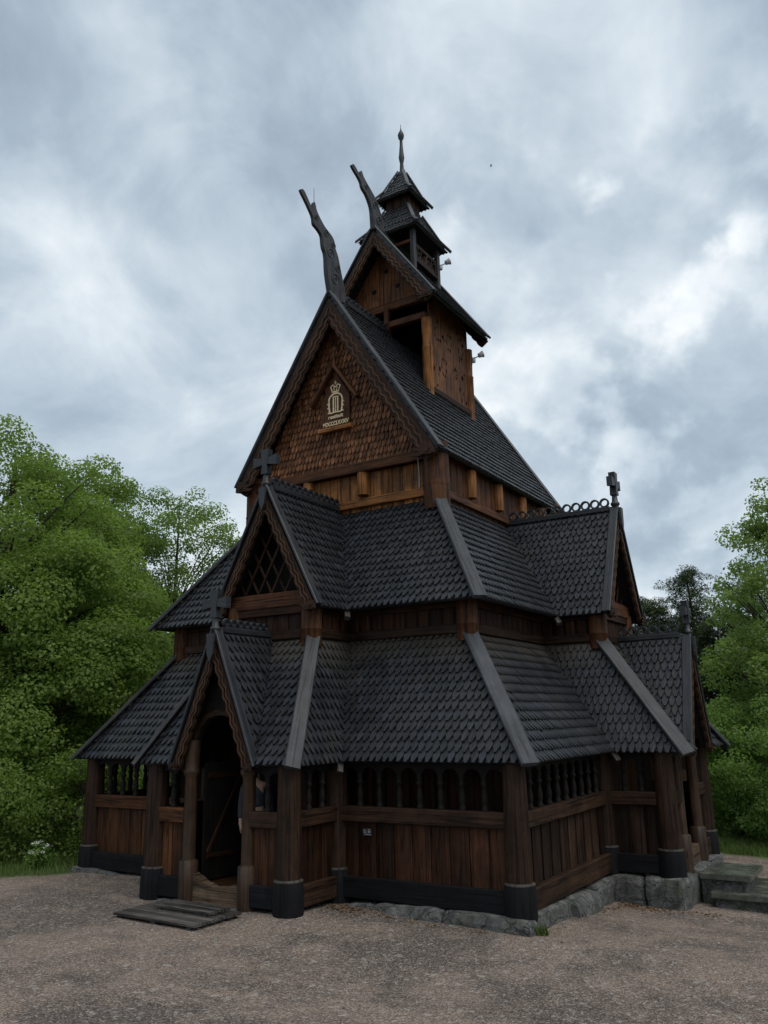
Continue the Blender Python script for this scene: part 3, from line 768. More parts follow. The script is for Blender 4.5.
def stroke(pts, w, th=.018):
    for i in range(len(pts)-1):
        a, b = V((pts[i][0], yy, pts[i][1])), V((pts[i+1][0], yy, pts[i+1][1]))
        e = (b-a).normalized()*.004; beam(mb, a-e+V((0, -.001*(i % 2), 0)), b+e+V((0, -.001*(i % 2), 0)), w, th, up=V((0, 1, 0)), ch=.003, tint=.6)
stroke([(.17*math.cos(math.pi*(1-t/12))*1.0, 8.99+.15*math.sin(math.pi*t/12)) for t in range(13)], .036)
stroke([(-.17, 8.99), (-.165, 8.86), (-.15, 8.74)], .034); stroke([(.17, 8.99), (.165, 8.86), (.15, 8.74)], .034)
for x in (-.055, .0, .055): stroke([(x, 8.75), (x, 9.07)], .028 if x else .018)
stroke([(-.07, 9.07), (.07, 9.07)], .022); stroke([(-.19, 8.735), (-.1, 8.72), (0, 8.735), (.1, 8.72), (.19, 8.735)], .03)
for sx in (-1, 1):
    stroke([(sx*.17, 8.95), (sx*.21, 8.93)], .022); stroke([(sx*.165, 8.86), (sx*.205, 8.84)], .022)
mb.build('monogram', M['gilt'], pl)
mb = MB()
stroke([(-.085, 9.18), (.085, 9.18)], .03); stroke([(-.085, 9.2), (-.12, 9.3), (-.06, 9.34), (0, 9.28), (.06, 9.34), (.12, 9.3), (.085, 9.2)], .022)
stroke([(-.03, 9.2), (-.045, 9.33)], .016); stroke([(.03, 9.2), (.045, 9.33)], .016); stroke([(0, 9.34), (0, 9.42)], .018); stroke([(-.03, 9.38), (.03, 9.38)], .016)
mb.build('crown', M['gilt'], pl)
def text_mesh(txt, name, size, loc, parent, sxx=1.):
    cu = bpy.data.curves.new(name, 'FONT'); cu.body = txt; cu.size = size; cu.align_x = 'CENTER'; cu.extrude = .006; cu.offset = .0025
    o = bpy.data.objects.new(name, cu); COL.objects.link(o)
    bpy.context.view_layer.update()
    me = bpy.data.meshes.new_from_object(o.evaluated_get(bpy.context.evaluated_depsgraph_get()))
    bpy.data.objects.remove(o); bpy.data.curves.remove(cu)
    for v in me.vertices:
        x, y, z = v.co; v.co = (loc[0]+x*sxx, loc[1]-z, loc[2]+y)
    me.materials.clear(); me.materials.append(M['gilt'])
    ob = bpy.data.objects.new(name, me); COL.objects.link(ob); ob.parent = parent; ob.location = -V(CH.location)-V(parent.location)
    return ob
text_mesh('restituit', 'inscription', .115, (0, yy, 8.6), pl)
text_mesh('MDCCCLXXXIV', 'inscription', .125, (0, yy, 8.45), pl, .72)

# ---- dormer fronts: boards, beam and diamond lattice
def dormer_front(F, zb, zt, half, zapex):
    mb = MB(); slope = WD/(ZD-ZDF)
    beam(mb, F(-half, zb, 0.05), F(half, zb, .05), .14, .26, tint=.5); mb.build('gable_beam', M['mid'], CH)
    mb = MB(); z0 = zb+.13
    hz = lambda z: (zapex-z)*slope-.08
    extrude(mb, [F(-hz(z0), z0, -.32), F(hz(z0), z0, -.32), F(0, zapex-.15, -.32)], -F.N*.05, .2); mb.build('gable_shade_backing', M['black'], CH)  # black sheet added for the dark recess behind the lattice
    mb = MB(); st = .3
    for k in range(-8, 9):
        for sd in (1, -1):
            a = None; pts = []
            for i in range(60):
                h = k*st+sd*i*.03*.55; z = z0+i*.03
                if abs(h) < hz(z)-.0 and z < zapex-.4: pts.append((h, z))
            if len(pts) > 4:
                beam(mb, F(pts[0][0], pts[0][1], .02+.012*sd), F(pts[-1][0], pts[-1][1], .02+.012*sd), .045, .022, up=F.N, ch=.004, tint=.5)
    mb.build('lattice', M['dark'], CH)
FWX = FW(YX); FSX = FS(XX)
dormer_front(FWX, 4.6, 6, WX+.02, ZD-.1)
dormer_front(FSX, 4.6, 6, WX+.02, ZD-.1)

# ---- porch fronts: arch panel, threshold, door leaf
def porch_front(F, leaf):
    mb = MB(); slope = GW/(ZP-ZPF)
    hw, zs, K = .5, 2.15, 12
    pts = [(-hw, 1.75)]+[(-hw*math.cos(math.pi*i/K), zs+.52*math.sin(math.pi*i/K)) for i in range(K+1)]+[(hw, 1.75)]
    up = []
    for x, z in pts:
        zt = ZP-.28-abs(x)/slope
        up.append((x, max(z+.02, zt)))
    for i in range(len(pts)-1):
        for off, fl in ((.02, 0), (-.05, 1)):
            q = [F(*pts[i], off), F(*pts[i+1], off), F(*up[i+1], off), F(*up[i], off)]
            mb.face(q[::-1] if fl else q, [pts[i], pts[i+1], up[i+1], up[i]], .5)
        mb.face([F(*pts[i], -.05), F(*pts[i+1], -.05), F(*pts[i+1], .02), F(*pts[i], .02)], [(0, 0), (.1, 0), (.1, .07), (0, .07)], .5)
    for sd in (1, -1):
        q = [F(sd*hw, 1.75, .02), F(sd*(GW-.05), 1.75, .02), F(sd*(GW-.05), ZP-.28-(GW-.05)/slope, .02), F(sd*hw, ZP-.28-hw/slope, .02)]
        q = q if sd > 0 else q[::-1]
        mb.face(q, [(0, 0), (.3, 0), (.3, .2), (0, .4)], .45)
    a = mb.build('portal_arch', M['black'], CH)  # blackened to carry the dark of the gable interior
    mb = MB(); ar = [(-.56*math.cos(math.pi*i/16), zs+.57*math.sin(math.pi*i/16)) for i in range(17)]
    for i in range(16):
        e = V(ar[i+1])-V(ar[i]); e = e.normalized()*.004
        beam(mb, F(ar[i][0]-e.x, ar[i][1]-e.y, .045+.001*(i % 2)), F(ar[i+1][0]+e.x, ar[i+1][1]+e.y, .045+.001*(i % 2)), .09, .05, up=F.N, ch=.008, tint=.5)
    mb.build('arch_moulding', M['post'], a)
    # worn threshold plank
    mb = MB(); xs = [-.47+.94*q/24 for q in range(25)]
    zt = [.17+.17*max(0, -x/.47)**1.7+.07*max(0, x/.47)**1.5+.006*math.sin(31*x) for x in xs]
    ol = [F(-.47, -.12, .06), F(.47, -.12, .06)]+[F(x, z, .06) for x, z in zip(xs[::-1], zt[::-1])]
    extrude(mb, ol, -F.N*.14, .55); mb.build('threshold', M['tan'], CH)
    if leaf:
        o_ = MB(); x0 = -.5; p0 = F(-.47, .2, -.12)
        d = (F.H*.05-F.N*.99).normalized(); dl = .85
        for i in range(4):
            a0 = p0+d*(dl*i/4+.004); a1 = p0+d*(dl*(i+1)/4-.004); nn = d.cross(Z)*.04
            extrude(o_, [a0, a1, a1+nn, a0+nn], Z*1.75, rt())
        lf = o_.build('door_leaf', M['black'], CH)
        s = MB(); nn = d.cross(Z).normalized(); nn = nn if nn.dot(F.N) > 0 or nn.dot(F.H) > 0 else -nn
        q = p0+nn*.06
        beam(s, q+d*.05+Z*.35, q+d*.8+Z*.35, .02, .07, tint=.6); beam(s, q+d*.06+Z*.4, q+d*.75+Z*1.5, .02, .06, tint=.6); beam(s, q+d*.05+Z*1.55, q+d*.8+Z*1.55, .02, .07, tint=.6)
        s.build('brace', M['dark'], lf)
porch_front(FW(YPW), True); porch_front(FS(XPW), False)
# inner church door in the west arm
mb = MB(); boards(mb, (-.45, YX-.06), (.45, YX-.06), .17, 2.2, W_, .2); mb.build('inner_door', M['black'], CH)

# ---- turret
TG, TG2, TZ, TE, TZE, TW, TY1, TY2 = -.62, 2.24, 13.82, 1.5, 11.735, 1.014, -.043, 2.035
sl = (ZR-ZE)/WE
def rz_(x): return ZR-sl*abs(x)
T = empty('ridge_turret', (0, 0, 0)); T.parent = CH; T.location = V((0, .8, 11.2))-V(CH.location)
def tb(mb, name, mat, par=None): return mb.build(name, M[mat], par or T)
def pierced(name, P, U, Vv, w, h, mat, seed, par):
    """board panel carved through with tendrils and small holes; P corner, U across, Vv up"""
    rng = random.Random(seed); c = .022; nx, nz = int(w/c), int(h/c)
    tend = []
    for k in range(5):
        cx, cy = w*(.18+.16*k), h*(.3 if k % 2 else .6); tend.append((cx, cy, rng.uniform(.08, .16), rng.uniform(0, 6)))
    hl = [(rng.uniform(.08, w-.08), rng.uniform(.12, h-.12), rng.uniform(.022, .046)) for _ in range(26)]
    hole = np.zeros((nz, nx), bool)
    for j in range(nz):
        for i in range(nx):
            x, y = (i+.5)*c, (j+.5)*c
            if x < .06 or x > w-.06 or y < .1 or y > h-.1: continue
            for hx, hy, hr in hl:
                if (x-hx)**2+(y-hy)**2*.5 < hr*hr: hole[j, i] = True
            for cx, cy, r, ph in tend:
                dx, dy = x-cx, (y-cy)*.5; rr = math.hypot(dx, dy); an = math.atan2(dy, dx)+ph
                if abs(rr-r*(.55+.45*((an % 6.283)/6.283))) < .019 and (an*1.3) % 1.1 < .62: hole[j, i] = True
    mb = MB(); nrm = V(U).cross(V(Vv)).normalized(); th = .04; P = V(P); U = V(U); Vv = V(Vv)
    bt = [rng.uniform(.3, .75) for _ in range(8)]
    for j in range(nz):
        for i in range(nx):
            if hole[j, i]: continue
            q = [P+U*(i*c)+Vv*(j*c), P+U*((i+1)*c)+Vv*(j*c), P+U*((i+1)*c)+Vv*((j+1)*c), P+U*(i*c)+Vv*((j+1)*c)]
            uv = [(j*c, i*c), (j*c, (i+1)*c), ((j+1)*c, (i+1)*c), ((j+1)*c, i*c)]; t = bt[int(i*c/.26) % 8]
            mb.face(q, uv, t); mb.face([p-nrm*th for p in q][::-1], uv[::-1], t)
            for dj, di, a, b in ((0, 1, 1, 2), (0, -1, 3, 0), (1, 0, 2, 3), (-1, 0, 0, 1)):
                jj, ii = j+dj, i+di
                if jj < 0 or ii < 0 or jj >= nz or ii >= nx or hole[jj, ii]:
                    mb.face([q[b], q[a], q[a]-nrm*th, q[b]-nrm*th], [(0, 0), (c, 0), (c, th), (0, th)], .3)
    return mb.build(name, M[mat], par)
zb = rz_(TW)-.12
pierced('carved_panel', (TW+.02, TY1+.1, zb+.25), (0, 1, 0), (0, 0, 1), TY2-TY1-.2, TZE+.55-zb-.25, 'turretwood', 5, T)
pierced('carved_panel', (-TW-.02, TY2-.1, zb+.25), (0, -1, 0), (0, 0, 1), TY2-TY1-.2, TZE+.55-zb-.25, 'turretwood', 8, T)
for sx in (1, -1):
    mb = MB(); beam(mb, (sx*(TW+.03), TY1, zb+.2), (sx*(TW+.03), TY2, zb+.2), .1, .14, tint=.35); tb(mb, 'turret_sill', 'dark')
    for yy_, m_ in ((TY1, 'orange'), (TY2, 'turretwood')):
        mb = MB(); lathe(mb, (sx*TW, yy_, zb-.05), [(.12, 0), (.12, 1.2), (.13, 1.22), (.105, 1.27), (.11, 1.55), (.12, 1.6), (.12, 1.95)], 14, .65); tb(mb, 'turret_post', m_)
mb = MB(); boards(mb, (-TW, TY2), (TW, TY2), zb, 12.2, E_, .25); extrude(mb, [(-1.12, TY2+.01, 12.15), (1.12, TY2+.01, 12.15), (0, TY2+.01, TZ-.12)], (0, .04, 0), .4); tb(mb, 'back_wall', 'dark')
for zz, hh in ((11.55, .16), (12.02, .2)):
    mb = MB(); beam(mb, (-TW, TY1-.03, zz), (TW, TY1-.03, zz), .14, hh, tint=.55); tb(mb, 'turret_beam', 'mid')
mb = MB(); beam(mb, (.0, TY1-.06, 11.3), (.0, TY1-.06, 11.98), .13, .14, up=(0, 1, 0), tint=.4); tb(mb, 'turret_strut', 'mid')
# turret gable boards, black discs painted as the dark inside round vents
tsl = TE/(TZ-TZE)
mb = MB()
n = 7; x0 = -(TZ-12.1)*tsl+.1; wbd = -2*x0/n
for i in range(n):
    xa, xb = x0+wbd*i+.005, x0+wbd*(i+1)-.005
    zt = lambda x: TZ-.12-abs(x)/tsl
    yq = TY1-.1
    pl_ = [(xa, yq, 12.1), (xb, yq, 12.1), (xb, yq, max(12.12, zt(xb)))]
    if xa < 0 < xb: pl_.append((0, yq, zt(0)))
    pl_.append((xa, yq, max(12.12, zt(xa))))
    extrude(mb, pl_, (0, .05, 0), rt(.35, .65))
gp = tb(mb, 'gable_boards', 'turretwood')
for x, z in ((-.32, 12.5), (.33, 12.48), (0.02, 12.95)):
    mb = MB(); extrude(mb, [(x+.06*math.cos(a*math.pi/6), TY1-.104, z+.06*math.sin(a*math.pi/6)) for a in range(12)], (0, .003, 0), .3); mb.build('vent_dark_disc', M['shoe'], gp)
ft = Frame((0, TG, 0), (1, 0, 0), (0, -1, 0)); ftb = Frame((0, TG2, 0), (1, 0, 0), (0, 1, 0))
for sd in (1, -1):
    mb = MB(); shingles(mb, [(sd*TE, TG, TZE), (sd*TE, TG2, TZE), (0, TG2, TZ), (0, TG, TZ)], (sd, 0, .6)); tb(mb, 'turret_roof_slope', 'roof')
    bargeboard(ft, TZ-.04, TE, TZE-.05, sd, b=.22, n=12, par=T, amp=.032); verge(ft, TZ, TE, TZE, sd, -.03, .17, par=T)
    bracket(ft, TE-.03, TZE-.03, sd, .7, par=T)
    bargeboard(ftb, TZ-.04, TE, TZE-.05, sd, b=.22, n=11, carve=False, par=T); verge(ftb, TZ, TE, TZE, sd, -.03, .17, par=T)
mb = MB(); beam(mb, (0, TG, TZ+.07), (0, TG2, TZ+.07), .12, .12); tb(mb, 'turret_ridge_beam', 'roof')

# lantern tower on the turret
TC = .777; TS = .6; S1, Z1 = .816, 14.056; L2 = .3; S2, Z2 = .483, 15.27
LT = empty('lantern_tower', (0, 0, 0)); LT.parent = CH; LT.location = V((0, TC, 13))-V(CH.location)
def lb(mb, name, mat): return mb.build(name, M[mat], LT)
zlow = TZ-TS/tsl-.1
mb = MB()
for sx, sy in ((1, -1), (-1, -1), (1, 1), (-1, 1)):
    q = MB(); beam(q, (sx*TS, TC+sy*TS, zlow), (sx*TS, TC+sy*TS, Z1+.06), .12, .12, up=(0, 1, 0), tint=.5); lb(q, 'tower_post', 'finial' if sx > 0 else 'dark')
pierced('carved_panel', (TS+.01, TC-TS+.06, zlow+.42), (0, 1, 0), (0, 0, 1), 2*TS-.12, .46, 'post', 3, LT)
pierced('carved_panel', (-TS-.01, TC+TS-.06, zlow+.42), (0, -1, 0), (0, 0, 1), 2*TS-.12, .46, 'post', 4, LT)
for sx in (1, -1):
    mb = MB(); beam(mb, (sx*(TS+.01), TC-TS, zlow+.38), (sx*(TS+.01), TC+TS, zlow+.38), .07, .09, tint=.5); lb(mb, 'tower_rail', 'dark')
mb = MB(); beam(mb, (-TS, TC-TS, 13.75), (TS, TC-TS, 13.75), .1, .1, tint=.5); lb(mb, 'tower_beam', 'mid')
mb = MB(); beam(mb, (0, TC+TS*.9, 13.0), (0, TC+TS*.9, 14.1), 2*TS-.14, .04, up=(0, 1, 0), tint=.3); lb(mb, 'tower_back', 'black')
def pyr(z0, s, z1, s1, name, flare=.25):
    mb = MB(); c = V((0, TC, 0))
    cor = [(1, -1), (1, 1), (-1, 1), (-1, -1)]
    zm = z0+(z1-z0)*.3; sm = s+(s1-s)*(.3+flare*.3)
    for i in range(4):
        a, b = cor[i], cor[(i+1) % 4]
        out = V(((a[0]+b[0]), (a[1]+b[1]), 1.2))
        P = lambda k, ss, zz: V((k[0]*ss, TC+k[1]*ss, zz))
        s1_ = max(s1, .015)
        shingles(mb, [P(a, s, z0), P(b, s, z0), P(b, sm, zm), P(a, sm, zm)], out, w=.1, e=.14, lift=.03, th=.02, over=.015)
        shingles(mb, [P(a, sm, zm), P(b, sm, zm), P(b, s1_, z1), P(a, s1_, z1)], out, w=.1, e=.14, lift=.03, th=.02, over=.015)
    r = lb(mb, name, 'roof')
    for a in cor:
        q = MB(); u = V((a[0], a[1], .9)); beam(q, V((a[0]*(s+.03), TC+a[1]*(s+.03), z0-.01))+u*.03, V((a[0]*sm, TC+a[1]*sm, zm))+u*.03, .1, .04, up=u); beam(q, V((a[0]*sm, TC+a[1]*sm, zm))+u*.032, V((a[0]*s1, TC+a[1]*s1, z1))+u*.032, .1, .04, up=u)
        lb(q, 'tower_hip', 'roof')
    return r
pyr(Z1, S1, 14.98, L2+.02, 'tower_skirt_roof')
mb = MB()
for a, b, o_ in (((-L2, TC-L2), (L2, TC-L2), W_), ((L2, TC-L2), (L2, TC+L2), S_), ((L2, TC+L2), (-L2, TC+L2), E_), ((-L2, TC+L2), (-L2, TC-L2), N_)): boards(mb, a, b, 14.8, 15.35, o_, .2)
lb(mb, 'lantern_wall', 'dark')
pyr(Z2, S2+.02, 16.2, .05, 'tower_cap_roof', .3)
mb = MB(); lathe(mb, (0, TC, 16.05), [(.075, 0), (.06, .2), (.045, .45), (.06, .52), (.075, .62), (.06, .75), (.04, 1.0), (.038, 1.15), (.07, 1.2), (.085, 1.3), (.06, 1.38), (.03, 1.42), (.008, 1.52), (.006, 1.62)], 12, .5)
lb(mb, 'spire', 'finial')

# ---- dragon finials
D1 = [(-2.42, 11.2), (-2.49, 11.36), (-2.6, 11.76), (-2.63, 12.17), (-2.73, 12.29), (-2.76, 12.54), (-2.89, 12.6), (-3.05, 12.64), (-3.07, 12.81), (-3.27, 13.0), (-3.52, 13.2), (-3.45, 13.29), (-3.35, 13.32), (-3.18, 13.16), (-3.06, 13.0), (-3.08, 13.15), (-3.01, 13.24), (-2.94, 13.21), (-2.89, 13.04), (-2.63, 12.83), (-2.36, 12.75), (-2.26, 12.65), (-2.24, 12.5), (-2.13, 12.34), (-2.06, 12.1), (-1.96, 11.8), (-1.9, 11.65), (-1.85, 11.3)]
D2 = [(-.7, 13.75), (-0.73, 13.9), (-0.78, 14.32), (-0.97, 14.54), (-1.17, 14.62), (-1.22, 14.77), (-1.62, 14.95), (-1.52, 15.09), (-1.41, 15.08), (-1.18, 14.92), (-1.26, 15.01), (-1.15, 15.14), (-1.04, 14.98), (-0.74, 14.82), (-0.51, 14.67), (-0.36, 14.46), (-0.23, 14.15), (-.2, 13.8)]
def dragon(ol, zb, zt, name, par):
    # notch the back so it reads as a carved comb
    A0 = sum(ol[i-1][0]*ol[i][1]-ol[i][0]*ol[i-1][1] for i in range(len(ol))); nl = []
    for i in range(len(ol)):                              # slim the outline a little
        a, b = V(ol[i-1]), V(ol[(i+1) % len(ol)]); e = (b-a).normalized(); nr = V((-e.y, e.x))*(1 if A0 > 0 else -1)
        nl.append(tuple(V(ol[i])+nr*.028))
    ol = nl
    for _ in range(2):                                   # round the corners
        nl = []
        for i in range(len(ol)):
            a, b = ol[i], ol[(i+1) % len(ol)]
            nl += [(a[0]*.8+b[0]*.2, a[1]*.8+b[1]*.2), (a[0]*.2+b[0]*.8, a[1]*.2+b[1]*.8)]
        ol = nl
    pts = []
    for i in range(len(ol)):
        a, b = V(ol[i]), V(ol[(i+1) % len(ol)]); L = (b-a).length; n = max(1, int(L/.09))
        nr = V((b.y-a.y, a.x-b.x)).normalized()
        for k in range(n): pts.append(a+(b-a)*(k/n)+nr*(.0 if k % 2 else 0))
    mb = MB()
    th = lambda z: .06-.035*(z-zb)/(zt-zb)
    P = [V((0, y, z)) for y, z in pts]
    L_ = [p+V((th(p.z), 0, 0)) for p in P]; R_ = [p-V((th(p.z), 0, 0)) for p in P]
    uv = [(p.z, p.y) for p in P]
    A = sum(pts[i-1].x*pts[i].y-pts[i].x*pts[i-1].y for i in range(len(pts)))
    f, g = (L_, R_[::-1]) if A > 0 else (L_[::-1], R_)
    # rounded sides: an inset face raised on each cheek
    mb.face(f, uv if A > 0 else uv[::-1], .5); mb.face(g, uv[::-1] if A > 0 else uv, .5)
    for i in range(len(P)):
        k = (i+1) % len(P); q = [L_[i], R_[i], R_[k], L_[k]]
        mb.face(q if A > 0 else q[::-1], [(0, 0), (0, .1), (.1, .1), (.1, 0)], .45)
    o = mb.build(name, M['finial'], par)
    return o
d1 = dragon(D1, 11.3, 13.3, 'dragon_finial', CH); d2 = dragon(D2, 13.8, 15.1, 'dragon_finial', CH)
def curls(cs, par):
    mb = MB()
    for sx in (1, -1):
        for y, z, r, x in cs:
            prev = []
            pts = [(sx*x, y+r*(1-t/22)*math.cos(t*.55), z+r*(1-t/22)*math.sin(t*.55)) for t in range(18)]
            tube(mb, pts, [.013]*18, 5, .4)
    mb.build('carved_scroll', M['finial'], par)
curls([(-2.3, 11.7, .16, .055), (-2.2, 12.0, .1, .05), (-2.45, 12.25, .14, .044), (-2.35, 12.5, .09, .04), (-2.6, 12.66, .1, .036), (-2.95, 12.85, .07, .033)], d1)
curls([(-.48, 14.1, .14, .054), (-.62, 14.45, .12, .044), (-.98, 14.75, .08, .036)], d2)
mb = MB(); tube(mb, [(0, -2.98, 13.2), (0, -2.98, 13.55)], [.008, .006], 6); mb.build('lightning_rod', M['iron'], d1)
# lightning conductor down the nave corner
mb = MB(); tube(mb, [(1.9, YG+.02, 7.75), (1.93, YN-.2, 7.5), (1.95, YN-.2, 7.0), (1.95, YN-.22, 6.75)], [.014]*4, 6); mb.build('lightning_conductor', M['iron'], CH)

# ---- foundation stones
fd = empty('foundation', (0, 1, 0)); fd.parent = CH; fd.location = (0, 0, 0)
def stone_block(x0, x1, y0, y1, z0, z1, jit=.03):
    nx, ny, nz = [max(2, int(abs(d)/.09)) for d in (x1-x0, y1-y0, z1-z0)]
    mb = MB(); ph = [random.uniform(0, 6.28) for _ in range(9)]; tw = random.uniform(-.2, .2); tl = random.uniform(-.06, .06)
    def disp(p):
        c = V(((x0+x1)/2, (y0+y1)/2, (z0+z1)/2)); d = (p-c)
        hx, hy, hz = (x1-x0)/2, (y1-y0)/2, (z1-z0)/2
        n_ = V((d.x/hx, d.y/hy, d.z/hz)); m = sorted([abs(n_.x), abs(n_.y), abs(n_.z)])
        rnd = .035*max(0, m[1]-.72)/.28+.03*max(0, m[0]-.72)/.28
        p = p+V((tw*(p.z-z1)*(1 if abs(x1-x0) < abs(y1-y0) else .2), tw*(p.z-z1)*(.2 if abs(x1-x0) < abs(y1-y0) else 1), tl*(p.x-c.x+p.y-c.y)))
        w = math.sin(9*p.x+ph[0]+2*math.sin(7*p.z+ph[1]))+math.sin(11*p.y+ph[2]+2*math.sin(8*p.x+ph[3]))+.6*math.sin(19*p.z+13*p.x+ph[4])+.6*math.sin(23*p.y-17*p.z+ph[5])
        return p-V((n_.x*rnd*(abs(n_.x) > .5), n_.y*rnd*(abs(n_.y) > .5), n_.z*rnd*(abs(n_.z) > .5)))*.55+V((n_.x, n_.y, n_.z*.6))*jit*.24*w
    def side(o, U, Vv, n1, n2):
        rows = [[disp(o+U*(i/n1)+Vv*(j/n2)) for i in range(n1+1)] for j in range(n2+1)]
        mb.grid(rows, False, .5, smooth=False)
    X, Y, Zv = V((x1-x0, 0, 0)), V((0, y1-y0, 0)), V((0, 0, z1-z0)); o = V((x0, y0, z0))
    side(o, X, Zv, nx, nz); side(o+Y+X, -X, Zv, nx, nz); side(o+X, Y, Zv, ny, nz); side(o+Y, -Y, Zv, ny, nz); side(o+Zv, X, Y, nx, ny)
    mb.build('foundation_stone', M['stone'], fd)
def stone_row(ax, a, b, c0, c1, ztop=-.035):
    x = a
    while x < b-.05:
        L = random.uniform(.7, 1.35); e = min(b, x+L)
        if b-e < .3: e = b
        k = random.uniform(-.05, .05)
        if ax == 'x':
            zb_ = min(gz(x, c0), gz(e, c0))-.15; stone_block(x+.01, e-.01, c0+k, c1, zb_, ztop+random.uniform(-.05, .01))
        else:
            zb_ = min(gz(c1, x), gz(c1, e))-.15; stone_block(c0, c1+k, x+.01, e-.01, zb_, ztop+random.uniform(-.05, .01))
        x = e
stone_row('x', -WB-.3, -WP-.2, YB-.3, YB+.2)
stone_row('x', 2.1, WB+.25, YB-.27, YB+.2)
stone_row('y', YB+.205, YS-WP-.3, WB-.2, WB+.2)
stone_row('x', WB-.1, XPW+.24, YS-WP-.27, YS-WP+.2)
stone_row('y', YS-WP+.205, YS+WP+.3, XPW-.2, XPW+.22)
stone_row('x', WP+.25, 2.09, YB-.2, YB+.2, -.09)
stone_row('x', -1.2, 1.1, YPW-.2, YPW+.2, -.06)
stone_row('y', YS+WP+.31, YBE+.2, WB-.2, WB+.2)

# ------------------------------------------------------------------ things round the church
def floodlight(loc, rz, label):
    r = empty('floodlight', loc); tag(r, label, 'floodlight', 'floodlights on the turret')
    mb = MB(); lathe(mb, (0, 0, 0), [(.03, -.04), (.075, -.02), (.085, .06), (.11, .12), (.115, .15), (.1, .15)], 14, .5, axis=(.75, .45, .35)); h = mb.build('lamp_head', M['lampmetal'], r); h.location = (.2, .05, .05)
    mb = MB(); tube(mb, [(-.02, 0, 0), (.1, .0, -.02), (.18, .04, .02)], [.02, .02, .02], 7); b = mb.build('arm', M['lampmetal'], r); b.location = (0, 0, 0)
    r.scale = (.75, .75, .75); mb = MB(); lathe(mb, (0, 0, 0), [(.05, -.07), (.06, -.05), (.06, .05), (.05, .07)], 10, .5); c = mb.build('junction_box', M['lampmetal'], r); c.location = (.02, .02, -.1)
    return r
def fixloc(r):
    return r
floodlight((TS+.07, TC+TS+.03, 13.66), 0, 'pale grey floodlight on the small upper tower under its skirt roof')
floodlight((TW+.14, TY2+.02, 11.25), 0, 'pale grey floodlight on the broad carved turret under its eave')

sg = MB(); extrude(sg, [(1.87, YB-.075, .86), (2.03, YB-.075, .86), (2.03, YB-.075, .965), (1.87, YB-.075, .965)], (0, .012, 0), .5)
so = sg.build('wall_sign', M['plate'], None, origin=(1.95, YB-.07, .9)); tag(so, 'small dark sign with pale pictograms on the gallery boards below the rail', 'sign')
mb = MB()
def mark(pts): extrude(mb, [(x, YB-.0785, z) for x, z in pts], (0, .003, 0), .5)
mark([(1.885, .945), (1.935, .935), (1.935, .925), (1.885, .93)]); mark([(1.885, .905), (1.93, .893), (1.932, .91), (1.89, .917)])
mark([(1.965, .952), (2.0, .952), (2.0, .938), (1.965, .938)]); mark([(1.96, .93), (2.015, .925), (2.01, .905), (1.965, .9)]); mark([(1.9, .882), (2.015, .882), (2.015, .872), (1.9, .872)])
mk = mb.build('pictogram', M['white'], so)

def walkway(name, c, rz, L, W, h, nb, label, slats=False):
    r = empty(name, c); r.rotation_euler = (0, 0, rz); tag(r, label, 'walkway')
    mb = MB(); wv = W/nb
    for i in range(nb):
        y = -W/2+wv*(i+.5); e = random.uniform(-.01, .01)
        beam(mb, (-L/2+e, y, h-.02), (L/2+e, y, h-.02+random.uniform(-.004, .004)), wv-(.025 if slats else .012), .035, ch=.005)
    mb.build('deck_boards', M['pallet'], r).location = (0, 0, 0)
    for x in (-L/2+.12, 0, L/2-.12):
        q = MB(); beam(q, (x, -W/2+.02, h-.06), (x, W/2-.02, h-.06), .08, .045); q.build('bearer', M['pallet'], r).location = (0, 0, 0)
    return r
zg = gz(.1, -6.2)+.03
walkway('boardwalk_ramp', (.05, -6.22, zg-.05), -.03, 1.62, .92, .085, 6, 'low dark board platform lying on the gravel, the bottom one before the door')
walkway('boardwalk_grate', (.15, -6.05, zg+.0), -.04, 1.15, .42, .1, 7, 'smaller slatted wooden mat lying on top of the board platform', True)

# stone steps before the south porch
st_ = empty('stone_steps', (6.1, 1.1, gz(6.1, 1.1))); tag(st_, 'wet grey stone steps before the south porch', 'steps')
def stonebox(name, x0, x1, y0, y1, z0, z1, mat, par):
    mb = MB(); w = .012
    extrude(mb, [(x0+w, y0, z0), (x1-w, y0, z0), (x1, y0+w, z0), (x1, y1-w, z0), (x1-w, y1, z0), (x0+w, y1, z0), (x0, y1-w, z0), (x0, y0+w, z0)], (0, 0, z1-z0), .5)
    return mb.build(name, M[mat], par)
stonebox('landing_slab', 5.69, 6.52, .42, 1.72, -.18, -.1, 'slab', st_)
stonebox('landing_block', 5.7, 6.42, .5, 1.68, -.62, -.183, 'stone', st_)
stonebox('tread_slab', 5.9, 6.95, .18, 1.9, -.43, -.35, 'slab', st_)
stonebox('tread_block', 5.95, 6.85, .26, 1.85, -.75, -.433, 'stone', st_)

